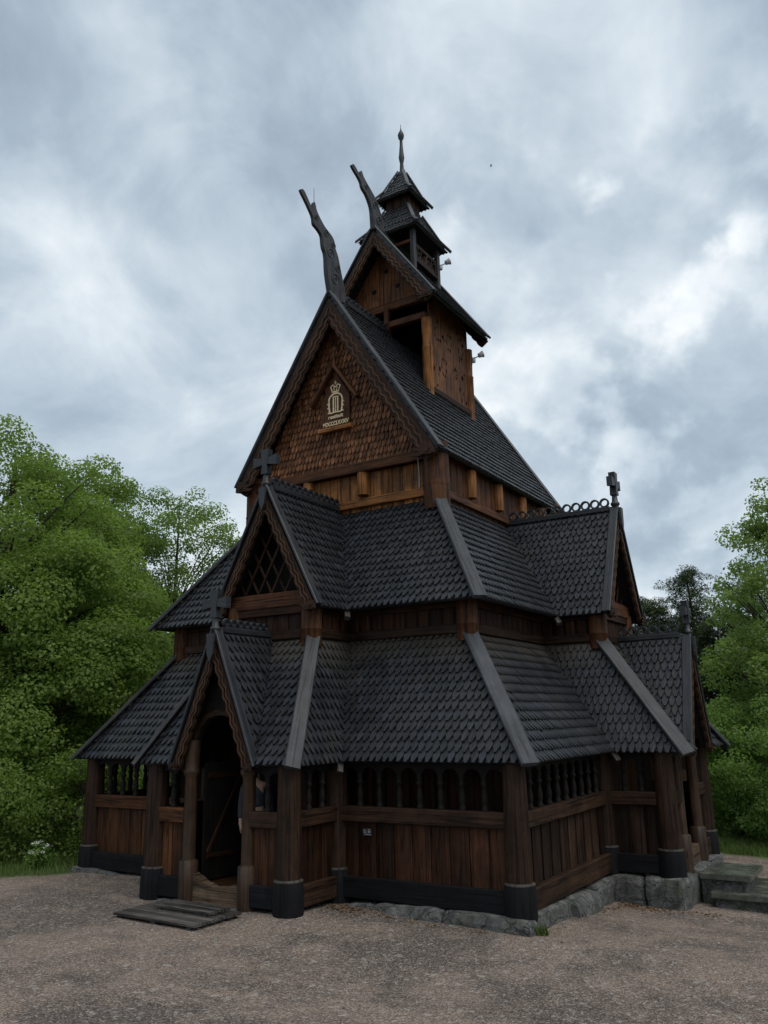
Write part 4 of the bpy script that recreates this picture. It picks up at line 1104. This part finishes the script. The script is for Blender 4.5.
# ------------------------------------------------------------------ person just inside the door
def person(loc, rz):
    r = empty('person', loc); r.rotation_euler = (0, 0, rz)
    tag(r, 'person in navy jacket with red hem and tan trousers standing in the doorway', 'person')
    def mat(n, c, ro=.8):
        m, nt, b = newmat(n); tc = N(nt, 'ShaderNodeTexCoord'); g = noise(nt, tc.outputs['Object'], 9, 4)
        nt.links.new(ramp(nt, g, [(.3, tuple(x*.75 for x in c)), (.7, tuple(x*1.15 for x in c))]), b.inputs['Base Color']); b.inputs['Roughness'].default_value = ro; return m
    skin, navy, red, tan, dk, hair = mat('skin', (.42, .25, .18), .5), mat('navy_cloth', (.03, .034, .045)), mat('red_cloth', (.45, .05, .04)), mat('tan_cloth', (.32, .24, .17)), mat('dark_shoe_leather', (.03, .03, .03)), mat('brown_hair', (.05, .03, .02))
    def skinmesh(name, vs, es, rad, m, root=0, par=r):
        me = bpy.data.meshes.new(name); me.from_pydata(vs, es, []); o = bpy.data.objects.new(name, me); COL.objects.link(o); o.parent = par
        o.modifiers.new('Skin', 'SKIN')
        for i, s in enumerate(me.skin_vertices[0].data):
            rr = rad[i]; s.radius = rr if isinstance(rr, tuple) else (rr, rr); s.use_root = (i == root)
        ss = o.modifiers.new('Sub', 'SUBSURF'); ss.levels = 2; ss.render_levels = 2
        me.materials.append(m); o.modifiers['Skin'].use_smooth_shade = True
        return o
    vs = [(0, 0, .95), (0, 0, 1.1), (0, .01, 1.28), (0, .01, 1.42), (0, 0, 1.5), (0, -.02, 1.58), (0, -.03, 1.66), (0, -.01, 1.73)]
    es = [(i, i+1) for i in range(7)]; rad = [(.15, .11), (.13, .095), (.155, .11), (.1, .08), .052, (.066, .08), (.073, .088), (.05, .06)]
    def limb(frm, pts, rr):
        p = frm
        for q, w in zip(pts, rr): vs.append(q); rad.append(w); es.append((p, len(vs)-1)); p = len(vs)-1
        return p
    for s in (1, -1):
        limb(0, [(s*.095, 0, .86), (s*.1, -.01, .5), (s*.1, .015, .1), (s*.105, -.07, .04), (s*.11, -.16, .03)], [.085, .058, .042, .04, .03])
        e = limb(3, [(s*.185, .01, 1.4), (s*.225, .03, 1.12), (s*.235, -.04, .88), (s*.235, -.06, .81)], [.055, .045, .032, (.022, .036)])
        for k in range(4): limb(e, [(s*.235, -.09+.02*k, .755), (s*(.225), -.095+.02*k, .71-.006*abs(k-1.5))], [.0095, .008])
        limb(e, [(s*.225, -.105, .79), (s*.215, -.12, .755)], [.011, .009])
    body = skinmesh('body', vs, es, rad, skin)
    # face details
    mb = MB()
    for s in (1, -1):
        lathe(mb, (s*.028, -.105, 1.665), [(.002, -.01), (.011, -.006), (.013, 0), (.009, .007), (.002, .011)], 8, .5, axis=(0, -1, 0))
    mb.build('eyes', mat('eye_dark', (.04, .03, .03), .2), r).location = (0, 0, 0)
    mb = MB(); lathe(mb, (0, -.105, 1.65), [(.006, .03), (.011, 0), (.014, -.018), (.004, -.025)], 8, .5); mb.build('nose', skin, r).location = (0, 0, 0)
    mb = MB(); rows = []
    for j in range(9):
        th = math.pi*.5*(j/8); zz = 1.69+.085*math.sin(th); rr = math.cos(th)
        rows.append([(.09*rr*math.cos(a*math.pi/8), .012+.1*rr*math.sin(a*math.pi/8)-.0, zz) for a in range(16)])
    low = [(.088*math.cos(a*math.pi/8), .02+.095*math.sin(a*math.pi/8), 1.69 if math.sin(a*math.pi/8) < -.1 else 1.57) for a in range(16)]
    mb.grid([low]+rows, True, .5); mb.build('hair', hair, r).location = (0, 0, 0)
    # clothes
    es2 = [(0, 1), (1, 2), (2, 3), (3, 4)]
    skinmesh('jacket', [(0, 0, 1.06), (0, 0, 1.14), (0, .01, 1.28), (0, .01, 1.41), (0, 0, 1.46)], es2, [(.165, .125), (.155, .118), (.172, .125), (.125, .095), (.07, .07)], navy)
    vs2 = [(0, 0, .93), (0, 0, .98), (0, .0, 1.04)]; es2 = es2[:2]; rd2 = [(.17, .128), (.165, .125), (.155, .12)]
    skinmesh('red_top', vs2, es2, rd2, red)
    for s in (1, -1):
        skinmesh('jacket_sleeve', [(s*.15, .01, 1.4), (s*.19, .01, 1.38), (s*.228, .03, 1.12), (s*.238, -.035, .9)], [(0, 1), (1, 2), (2, 3)], [.068, .07, .058, .046], navy)
        skinmesh('trouser_leg', [(s*.08, 0, .98), (s*.097, 0, .82), (s*.1, -.01, .5), (s*.1, .012, .09)], [(0, 1), (1, 2), (2, 3)], [(.1, .125), .105, .075, .068], tan)
        skinmesh('shoe', [(s*.1, .04, .05), (s*.105, -.06, .045), (s*.11, -.17, .035)], [(0, 1), (1, 2)], [(.045, .05), (.045, .042), (.042, .032)], dk)
person((.12, -4.66, .17), .75)

# ------------------------------------------------------------------ vegetation
def quads_mesh(name, verts, tint, mat, parent=None, loc=(0, 0, 0)):
    n = len(verts)//4
    me = bpy.data.meshes.new(name); me.vertices.add(n*4); me.vertices.foreach_set('co', np.asarray(verts, np.float32).ravel())
    me.loops.add(n*4); me.loops.foreach_set('vertex_index', np.arange(n*4, dtype=np.int32))
    me.polygons.add(n); me.polygons.foreach_set('loop_start', np.arange(0, n*4, 4, dtype=np.int32)); me.polygons.foreach_set('loop_total', np.full(n, 4, np.int32))
    a = me.attributes.new('tint', 'FLOAT', 'FACE'); a.data.foreach_set('value', np.asarray(tint, np.float32))
    me.materials.append(mat); me.update(calc_edges=True); me.validate()
    o = bpy.data.objects.new(name, me); COL.objects.link(o); o.location = loc
    if parent is not None: o.parent = parent
    return o
def leaves(cen, tint, size, up=.55, asp=.75, seed=0, face=None):
    """one folded leaf at every centre"""
    rng = np.random.default_rng(seed); n = len(cen)
    nr = rng.normal(size=(n, 3)); nr[:, 2] = np.abs(nr[:, 2])+up
    if face is not None: nr = .62*rng.normal(size=(n, 3))+.95*face+np.array([0, 0, .55])
    nr /= np.linalg.norm(nr, axis=1)[:, None]
    t = rng.normal(size=(n, 3)); t -= nr*(t*nr).sum(1)[:, None]; t /= np.linalg.norm(t, axis=1)[:, None]
    b = np.cross(nr, t); s = size*rng.uniform(.6, 1.25, (n, 1))
    v = np.stack([cen-t*s*.5, cen+b*s*asp*.5+nr*s*.12, cen+t*s*.55-nr*s*.08, cen-b*s*asp*.5+nr*s*.12], 1)
    return v.reshape(-1, 3), tint
def crown_pts(rng, clumps, per, flat=.6):
    """leaf centres in layered sprays round every clump centre"""
    P = []; T = []; D = []
    for c, r, tb_ in clumps:
        k = int(per*(r/.8)**2)
        d = rng.normal(size=(k, 3)); d /= np.linalg.norm(d, axis=1)[:, None]
        rad = rng.uniform(.25, 1, (k, 1))**.55
        p = d*rad*r; p[:, 2] *= flat
        # droop outside
        p[:, 2] -= .18*r*(np.hypot(p[:, 0], p[:, 1])/r)**2
        P.append(c+p); D.append(d); T.append(np.clip(tb_+rng.normal(0, .17, k), 0, 1))
    return np.concatenate(P), np.concatenate(T), np.concatenate(D)
def tree(name, loc, H, crown, n, per, size, mat, label, cat='tree', group=None, trunk_r=.22, low=.12, seed=1, lean=(0, 0), bark='bark', tintc=.5, limb_every=2, rc=(.55, 1.0), fork=0, flat=.6):
    """crown: list of (cx,cy,cz,rx,ry,rz) ellipsoid lobes relative to base that clump centres are scattered in"""
    rng = np.random.default_rng(seed)
    root = empty(name, (loc[0], loc[1], gz(loc[0], loc[1])-.05)); tag(root, label, cat, group)
    vol = np.array([a[3]*a[4]*a[5] for a in crown])**.75; vol /= vol.sum()
    cl = []
    tries = 0
    while len(cl) < n and tries < n*30:
        tries += 1
        L = crown[rng.choice(len(crown), p=vol)]
        d = rng.normal(size=3); d /= np.linalg.norm(d); rad = rng.uniform(.2, 1)**.45
        c = np.array(L[:3])+d*rad*np.array(L[3:])
        if c[2] < low: continue
        r = rng.uniform(*rc)
        cl.append((c, r, float(np.clip(tintc+rng.normal(0, .13), .05, .95))))
    P, T, D = crown_pts(rng, cl, per, flat)
    v, t = leaves(P, T, size, seed=seed+5, face=D)
    quads_mesh('crown', v, t, mat, root)
    # trunk and limbs
    mb = MB(); top = H*.9; k = 9; tp = []
    for i in range(k+1):
        f = i/k; tp.append(V((lean[0]*f*f*H+.12*math.sin(3*f+seed), lean[1]*f*f*H+.12*math.cos(2.3*f+seed), f*top-.1)))
    tr = [trunk_r*(1.25 if i == 0 else 1)*(1-.9*(i/k)**.9)+.01 for i in range(k+1)]
    tube(mb, tp, tr, 10, .5)
    for j, (c, r, _) in enumerate(cl):
        if j % limb_every: continue
        c = V(c); f = min(.92, max(.12, (c.z/top)*.72-.04)); q = f*k; i = int(q); p0 = tp[i].lerp(tp[min(i+1, k)], q-i)
        rr = max(.02, tr[i]*.42); dv = c-p0
        mid1 = p0+dv*.35+V((0, 0, .08*dv.length)); mid2 = p0+dv*.7+V((0, 0, .06*dv.length))
        tube(mb, [p0, mid1, mid2, c], [rr, rr*.62, rr*.36, .012], 6, .5)
    mb.build('trunk', M[bark], None).parent = root
    return root
def pine(name, loc, H, label, seed, trunk_r=.2, n=34, spread=2.3, start=.35, group=None):
    rng = np.random.default_rng(seed); root = empty(name, (loc[0], loc[1], gz(loc[0], loc[1])-.05)); tag(root, label, 'tree', group)
    mb = MB(); tp = [V((.1*math.sin(i+seed), .1*math.cos(1.3*i+seed), H*i/8)) for i in range(9)]; tr = [trunk_r*(1-.88*i/8) for i in range(9)]
    tube(mb, tp, tr, 9, .5)
    cl = []
    for i in range(n):
        f = start+(1-start)*(i+rng.uniform(0, 1))/n; a = i*2.4+rng.uniform(-.4, .4)
        L = spread*(1.08-f)**.6*rng.uniform(.55, 1.1)*(1 if f < .95 else .4)
        z = f*H; base = V((0, 0, z-.25*L)); e = V((L*math.cos(a), L*math.sin(a), z+.12*L))
        tube(mb, [base, base.lerp(e, .5)+V((0, 0, -.02*L)), e], [.045*(1.2-f), .03*(1.2-f), .01], 5, .5)
        for k in range(4):
            q = base.lerp(e, .45+.19*k); cl.append((np.array(q)+rng.normal(0, .16, 3), rng.uniform(.28, .5), float(rng.uniform(.25, .7))))
    mb.build('trunk', M['pinebark'], None).parent = root
    P, T, D = crown_pts(rng, cl, 560, .5); v, t = leaves(P, T, .15, up=.9, asp=.22, seed=seed)
    quads_mesh('crown', v, t, M['needle'], root)
    return root

GL, GR = 'broadleaf trees left of the church', 'trees right of the church'
tree('broadleaf_tree', (-10.6, -2.4), 10.9, [(0, 0, 6.9, 3.1, 3.1, 4.1), (.6, -1.2, 3, 3, 3, 2.4), (1.5, .6, 5.0, 2.8, 2.4, 2.9)], 230, 700, .095, M['leafA'], 'largest full green tree at the far left, its low boughs hiding the trunk', group=GL, seed=3, tintc=.66, trunk_r=.32, low=.4, limb_every=3)
tree('broadleaf_tree', (-11.2, .6), 9.9, [(-.2, 0, 7.2, 1.9, 1.9, 2.7), (.6, -.5, 3.4, 2.2, 2.2, 2.6)], 120, 700, .09, M['leafA'], 'full green tree between the far left tree and the thin pale one', group=GL, seed=9, trunk_r=.26, tintc=.62, limb_every=3)
tree('broadleaf_tree', (-12.2, 5.4), 11.2, [(.3, 0, 9.6, 1.7, 1.7, 1.6), (.6, .2, 7.3, 1.5, 1.5, 1.0), (-1.0, -.5, 8.4, 1.1, 1.1, 1.5), (1.4, .7, 8.6, .9, .9, 1.0), (-.2, 0, 5.2, 1.2, 1.2, .9)], 84, 400, .095, M['leafB'], 'thin pale green tree with bare dark limbs beside the church roof', group=GL, seed=21, trunk_r=.15, low=3.5, limb_every=4, rc=(.38, .7), tintc=.6)
tree('broadleaf_tree', (-15.5, 4.0), 12.0, [(.2, 0, 9.0, 2.1, 2.1, 3.1), (0, 0, 5, 2.5, 2.5, 2.5)], 90, 520, .12, M['leafA'], 'darker green tree peeping over behind the left trees', group=GL, seed=33, trunk_r=.28, tintc=.35, limb_every=2)
for i, (x, y, h, r) in enumerate([(-7.4, -4.4, 2.0, 1.35), (-6.6, -2.6, 2.3, 1.3), (-6.5, -.6, 2.5, 1.4), (-8.8, -6.4, 2.4, 1.5)]):
    tree('shrub', (x, y), h, [(0, 0, h*.5, r, r, h*.52)], 46, 560, .075, M['leafA'], ['leafy green shrub at the far left edge of the gravel', 'leafy green shrub just left of the church corner behind the white flowers', 'leafy green shrub half hidden behind the church gallery', 'leafy green shrub outside the left edge'][i], 'shrub', 'shrubs left of the church', trunk_r=.05, low=.1, seed=50+i, tintc=.5, limb_every=4, rc=(.35, .6))
# right side
tree('broadleaf_tree', (6.5, 11.6), 10.6, [(0, 0, 6.6, 2.4, 2.4, 2.9), (.4, 0, 8.4, 1.5, 1.5, 2.0), (-.5, -.5, 4.2, 2.0, 2.0, 1.8)], 130, 520, .095, M['leafB'], 'tall bright green tree at the right edge above the shrubs', group=GR, seed=71, trunk_r=.22, limb_every=2, tintc=.66, rc=(.35, .75))
for i, (x, y, h) in enumerate([(1.6, 21.5, 8.7), (-.3, 23.2, 7.6), (3.3, 19.5, 7.0), (4.2, 21.0, 8.4), (-1.6, 26.0, 8.2), (2.4, 20.0, 6.0), (.9, 24.0, 7.4)]):
    pine('pine_tree', (x, y), h, ['tallest pine, left of the bright green tree', 'pine seen just right of the upper south gable', 'lower dark pine behind the south porch cross', 'dark pine half behind the bright green tree', 'far pine farthest left beside the south gable', 'shortest dark pine low behind the south porch roof', 'far pine filling the gap behind the tallest pine'][i], 90+i, group='pines right of the church', n=40, start=[.4, .35, .2, .25, .35, .1, .2][i])
tree('broadleaf_tree', (1.2, 30.0), 6.0, [(0, 0, 3.2, 4.0, 2.4, 2.9)], 80, 420, .14, M['needle'], 'low dark wood-edge tree far behind the pines', group=GR, seed=75, trunk_r=.2, limb_every=3, rc=(.6, 1.0))
for i, (x, y, h, r) in enumerate([(6.3, 8.3, 3.6, 1.6), (4.8, 9.4, 3.5, 1.5), (8.6, 8.6, 3.6, 1.7), (3.2, 12.0, 3.4, 1.8), (6.0, 11.0, 3.9, 2.0)]):
    tree('shrub', (x, y), h, [(0, 0, h*.52, r, r, h*.5)], 74, 560, .078, M['leafC'], ['big bright green shrub at the right edge beyond the steps', 'bright green shrub touching the south porch in view', 'green shrub outside the right edge', 'dark green shrub behind the south porch', 'green shrub at the foot of the tall bright tree'][i], 'shrub', 'shrubs right of the church', trunk_r=.05, low=.12, seed=120+i, tintc=[.8, .7, .6, .5, .7][i], limb_every=4, rc=(.35, .65))
# trees behind the church closing the view
tp_ = tree('broadleaf_tree', (-7.5, 14), 8.6, [(0, 0, 5, 3.0, 3.0, 3.4)], 90, 300, .17, M['leafA'], 'green tree farther back behind the church and the nearer trees', group='trees behind the church', seed=140, trunk_r=.25, limb_every=4)
for k, (x, y, s) in enumerate([(-3.5, 19, .85), (-13, 13, 1.05), (-19, 0, 1.1), (11, 15, .95), (14, 8, .9), (-22, 12, 1.2), (-9, 24, 1.1), (8, 26, 1.0)]):
    c = dup(tp_, (x, y, gz(x, y)-.05)); c.scale = (s, s, s); c.rotation_euler = (0, 0, k*1.3)

# white flowers, grass
def blades(n, fx, name, label, cat, kind=None, h=(.06, .16), mat='grass', par=None):
    rng = np.random.default_rng(5+n); V_ = []; T_ = []
    for i in range(n):
        x, y = fx(rng); z = gz(x, y)-.01; hh = rng.uniform(*h); a = rng.uniform(0, 6.28); w = .006+.02*hh; lx, ly = rng.normal(0, .3, 2)*hh
        dx, dy = math.cos(a)*w, math.sin(a)*w
        V_ += [(x-dx, y-dy, z), (x+dx, y+dy, z), (x+lx*.9+dx*.2, y+ly*.9+dy*.2, z+hh), (x+lx*.9-dx*.2, y+ly*.9-dy*.2, z+hh)]; T_.append(rng.uniform(0, 1))
    o = quads_mesh(name, np.array(V_), np.array(T_), M[mat]); tag(o, label, cat, kind=kind); return o
def gl(rng):
    while True:
        x = rng.uniform(-11, -4.7); y = rng.uniform(-10, 4)
        if y > .75*x-1.2+rng.normal(0, .12): return x, y
blades(26000, gl, 'grass', 'green grass along the left edge of the gravel', 'grass', 'stuff')
def gr(rng): return rng.uniform(2, 11), 6.1+abs(rng.normal(0, 1.2))+rng.normal(0, .06)
blades(16000, gr, 'grass', 'green grass verge beyond the gravel path at the right', 'grass', 'stuff')
o = blades(90, lambda r: (4.68+r.uniform(-.08, .08), -4.2+r.uniform(-.07, .07)), 'grass_tuft', 'small grass tuft growing at the foot of the corner foundation stone', 'grass tuft', h=(.06, .16))
# flowering plant
fr = empty('flowering_plant', (-5.65, -4.35, gz(-5.65, -4.35))); tag(fr, 'white flowering plant in the grass left of the church corner', 'plant')
rng = np.random.default_rng(77); P = []; Q = []; mb = MB()
for k in range(9):
    x, y = rng.normal(0, .11, 2); h = rng.uniform(.25, .5); tube(mb, [(x*.4, y*.4, 0), (x*.8, y*.8, h*.6), (x, y, h)], [.008, .007, .005], 5)
    P.append(np.array([x, y, h])+rng.normal(0, 1, (26, 3))*[.045, .045, .015]); Q.append(np.array([x*.6, y*.6, h*.45])+rng.normal(0, 1, (60, 3))*[.09, .09, .1])
mb.build('stem', M['grass'], None).parent = fr
P = np.concatenate(P); v, t = leaves(P, rng.uniform(0, 1, len(P)), .035, up=1.2, asp=.9); quads_mesh('blossom', v, t, M['petal'], fr)
Q = np.concatenate(Q); v, t = leaves(Q, rng.uniform(0, 1, len(Q)), .08); quads_mesh('foliage', v, t, M['leafC'], fr)

# a small bird high in the sky
bd = empty('bird', (-12.14, 35.25, 42.79)); tag(bd, 'tiny dark bird flying in the sky right of the spire', 'bird')
mb = MB(); lathe(mb, (0, 0, 0), [(.004, -.09), (.02, -.05), (.03, .0), (.022, .05), (.024, .07), (.004, .1)], 8, .5, axis=(.8, .5, .1)); mb.build('body', M['shoe'], bd).location = (0, 0, 0)
for s_ in (1, -1):
    mb = MB(); extrude(mb, [(.03, .02, .0), (-.03, -.02, .0), (-.06-s_*.08, -.0+s_*.13, .06), (.0-s_*.1, .03+s_*.16, .07)], (0, 0, .006), .5); mb.build('wing', M['shoe'], bd).location = (0, 0, 0)

# loose pebbles and leaf litter on the yard
def pebbles():
    rng = np.random.default_rng(3); n = 5000
    xy = np.stack([rng.uniform(-5, 9, n), rng.uniform(-10.5, -1, n)], 1)
    keep = ~((np.abs(xy[:, 0]) < WB+.35) & (xy[:, 1] > YB-.35)) & ~((np.abs(xy[:, 0]) < WP+.3) & (xy[:, 1] > YPW-.3)) & ~((xy[:, 0] < XPW+.4) & (xy[:, 1] > YS-WP-.4))
    xy = xy[keep]; n = len(xy); s = .005+.015*rng.uniform(0, 1, n)**4
    base = np.array([(1, 0, 0), (0, 1, 0), (-1, 0, 0), (0, -1, 0), (0, 0, .7)])
    vs = []; fs = []; ts = []
    for i in range(n):
        a = rng.uniform(0, 6.28); ca, sa = math.cos(a), math.sin(a); b = len(vs); z = gz(*xy[i])
        for p in base:
            q = p*s[i]*rng.uniform(.7, 1.3, 3); vs.append((xy[i, 0]+q[0]*ca-q[1]*sa, xy[i, 1]+q[0]*sa+q[1]*ca, z+q[2]+.004))
        fs += [(b, b+1, b+4), (b+1, b+2, b+4), (b+2, b+3, b+4), (b+3, b, b+4)]; ts += [rng.uniform(0, 1)]*4
    me = bpy.data.meshes.new('gravel_pebbles'); me.from_pydata(vs, [], fs)
    a = me.attributes.new('tint', 'FLOAT', 'FACE'); a.data.foreach_set('value', np.array(ts, np.float32))
    m, nt, b_ = newmat('pebble'); at = N(nt, 'ShaderNodeAttribute', attribute_name='tint')
    nt.links.new(ramp(nt, at.outputs['Fac'], [(0, (.07, .06, .05)), (.6, (.17, .145, .122)), (1, (.33, .295, .26))]), b_.inputs['Base Color']); b_.inputs['Roughness'].default_value = .85
    me.materials.append(m); o = bpy.data.objects.new('gravel_pebbles', me); COL.objects.link(o); tag(o, 'loose pebbles strewn over the gravel yard', 'pebbles', kind='stuff')
pebbles()
def litter():
    rng = np.random.default_rng(8); P = []
    for cx, cy, sx, sy, n in ((1.75, -4.55, .25, .12, 160), (5.0, -.75, .35, .18, 260), (4.75, -1.6, .08, .9, 120), (6.0, -.6, .3, .15, 70), (3, -4.6, 1.0, .08, 60)):
        x = rng.normal(cx, sx, n); y = rng.normal(cy, sy, n); P.append(np.stack([x, y, [gz(a, b)+.012 for a, b in zip(x, y)]], 1))
    P = np.concatenate(P); v, t = leaves(P, rng.uniform(0, 1, len(P)), .045, up=2.0, seed=4)
    o = quads_mesh('leaf_litter', v, t, leaf_mat('dry_leaf_brown', (.06, .035, .02), (.12, .07, .035), (.2, .13, .07), .1)); tag(o, 'dry brown leaves at the foot of the foundation', 'leaf litter', kind='stuff')
litter()

# ------------------------------------------------------------------ light, sky
def world():
    w = bpy.data.worlds.new('World'); SC.world = w; w.use_nodes = True; nt = w.node_tree
    bg = nt.nodes['Background']; out = nt.nodes['World Output']
    sky = N(nt, 'ShaderNodeTexSky', sky_type='NISHITA'); sky.sun_disc = False; sky.sun_elevation = math.radians(SUN_EL); sky.sun_rotation = math.radians(SUN_ROT)
    nt.links.new(sky.outputs[0], bg.inputs[0]); bg.inputs[1].default_value = .08
    tc = N(nt, 'ShaderNodeTexCoord'); sp = N(nt, 'ShaderNodeSeparateXYZ'); nt.links.new(tc.outputs['Generated'], sp.inputs[0])
    za = N(nt, 'ShaderNodeMath', operation='MAXIMUM'); nt.links.new(sp.outputs[2], za.inputs[0]); za.inputs[1].default_value = 0.
    zb_ = N(nt, 'ShaderNodeMath', operation='ADD'); nt.links.new(za.outputs[0], zb_.inputs[0]); zb_.inputs[1].default_value = .62
    dv = N(nt, 'ShaderNodeVectorMath', operation='DIVIDE'); nt.links.new(tc.outputs['Generated'], dv.inputs[0])
    cb = N(nt, 'ShaderNodeCombineXYZ')
    for k in range(3): nt.links.new(zb_.outputs[0], cb.inputs[k])
    nt.links.new(cb.outputs[0], dv.inputs[1])
    mp = N(nt, 'ShaderNodeMapping'); nt.links.new(dv.outputs[0], mp.inputs[0]); mp.inputs['Scale'].default_value = (1, 1, .0); mp.inputs['Location'].default_value = CLOUD_LOC
    n1 = noise(nt, mp.outputs[0], 2.1, 9, .55, .6); n2 = noise(nt, mp.outputs[0], 6.5, 8, .58, .5)
    def math_(op, a, b, c=None):
        m = N(nt, 'ShaderNodeMath', operation=op)
        for k, x in enumerate((a, b, c)):
            if x is None: continue
            if hasattr(x, 'is_output'): nt.links.new(x, m.inputs[k])
            else: m.inputs[k].default_value = x
        return m.outputs[0]
    v = math_('MULTIPLY_ADD', n1, 1.3, .5-.65); v = math_('MULTIPLY_ADD', n2, .85, math_('SUBTRACT', v, .425))
    # banks of thicker and thinner cloud in their own parts of the sky, with torn edges
    wn = N(nt, 'ShaderNodeTexNoise'); nt.links.new(tc.outputs['Generated'], wn.inputs['Vector']); wn.inputs['Scale'].default_value = 3.2; wn.inputs['Detail'].default_value = 6
    wd = N(nt, 'ShaderNodeVectorMath', operation='MULTIPLY_ADD'); nt.links.new(wn.outputs['Color'], wd.inputs[0]); wd.inputs[1].default_value = (.2,)*3; 
    ws = N(nt, 'ShaderNodeVectorMath', operation='SUBTRACT'); nt.links.new(tc.outputs['Generated'], ws.inputs[0]); ws.inputs[1].default_value = (.1,)*3
    nt.links.new(ws.outputs[0], wd.inputs[2])
    for d, r0, r1, amp in BANKS:
        dt = N(nt, 'ShaderNodeVectorMath', operation='DOT_PRODUCT'); nt.links.new(wd.outputs[0], dt.inputs[0]); dt.inputs[1].default_value = d
        mr = N(nt, 'ShaderNodeMapRange', interpolation_type='SMOOTHSTEP'); nt.links.new(dt.outputs['Value'], mr.inputs[0])
        mr.inputs[1].default_value = math.cos(math.radians(r1)); mr.inputs[2].default_value = math.cos(math.radians(r0)); mr.inputs[3].default_value = 0; mr.inputs[4].default_value = amp
        v = math_('ADD', v, mr.outputs[0])
    c = ramp(nt, v, [(.05, (.225, .275, .335)), (.35, (.325, .395, .465)), (.58, (.465, .54, .60)), (.78, (.62, .675, .715)), (1, (.84, .86, .865))])
    cl = N(nt, 'ShaderNodeBackground'); nt.links.new(c, cl.inputs[0]); cl.inputs[1].default_value = CLOUD_STR
    mx = N(nt, 'ShaderNodeMixShader'); mx.inputs[0].default_value = .9
    nt.links.new(bg.outputs[0], mx.inputs[1]); nt.links.new(cl.outputs[0], mx.inputs[2]); nt.links.new(mx.outputs[0], out.inputs[0])
def N_scale(nt, s, k):
    m = N(nt, 'ShaderNodeMath', operation='MULTIPLY'); nt.links.new(s, m.inputs[0]); m.inputs[1].default_value = k; return m.outputs[0]
BANKS = [((-.68, .48, .55), 2, 14, .16), ((-.741, .523, .422), 2, 12, .04), ((-.50, .53, .69), 2, 15, -.2), ((-.28, .69, .66), 0, 12, .26), ((-.11, .78, .61), 0, 10, .16),
         ((.03, .74, .67), 3, 13, -.25), ((-.2, .83, .52), 0, 9, -.15), ((-.2, .92, .34), 0, 8, .22), ((-.29, .855, .43), 0, 12, .2), ((-.55, .71, .44), 3, 12, -.06), ((-.45, .80, .38), 2, 10, .05)]
SUN_EL, SUN_ROT = 60, 108
CLOUD_LOC = (3.3, 1.7, 0); CLOUD_STR = 1.04
world()
sd = bpy.data.lights.new('sun', 'SUN'); sd.energy = 1.5; sd.angle = math.radians(50); sd.color = (1, .96, .9)
so_ = bpy.data.objects.new('sun', sd); COL.objects.link(so_)
ts = V((math.sin(math.radians(SUN_ROT))*math.cos(math.radians(SUN_EL)), math.cos(math.radians(SUN_ROT))*math.cos(math.radians(SUN_EL)), math.sin(math.radians(SUN_EL))))
so_.rotation_euler = ts.to_track_quat('Z', 'Y').to_euler()

# ------------------------------------------------------------------ camera
cy_, cp_, cr_ = -.55739, .24453, -.01975
fw = V((math.sin(cy_)*math.cos(cp_), math.cos(cy_)*math.cos(cp_), math.sin(cp_))); r0 = V((math.cos(cy_), -math.sin(cy_), 0)); u0 = r0.cross(fw)
r1 = r0*math.cos(cr_)+u0*math.sin(cr_); u1 = u0*math.cos(cr_)-r0*math.sin(cr_)
cam = bpy.data.cameras.new('camera'); co = bpy.data.objects.new('camera', cam); COL.objects.link(co)
co.matrix_world = Matrix(((r1.x, u1.x, -fw.x, 9.3285), (r1.y, u1.y, -fw.y, -15.3882), (r1.z, u1.z, -fw.z, 2.5674), (0, 0, 0, 1)))
cam.sensor_fit = 'VERTICAL'; cam.sensor_height = 36; cam.lens = 830.01/1024*36; cam.clip_end = 1000; cam.clip_start = .1
SC.camera = co
SC.cycles.max_bounces = 14; SC.cycles.diffuse_bounces = 8; SC.cycles.transmission_bounces = 10
SC.view_settings.view_transform = 'Standard'; SC.view_settings.look = 'None'; SC.view_settings.exposure = .38; SC.view_settings.gamma = 1; SC.view_settings.use_curve_mapping = False
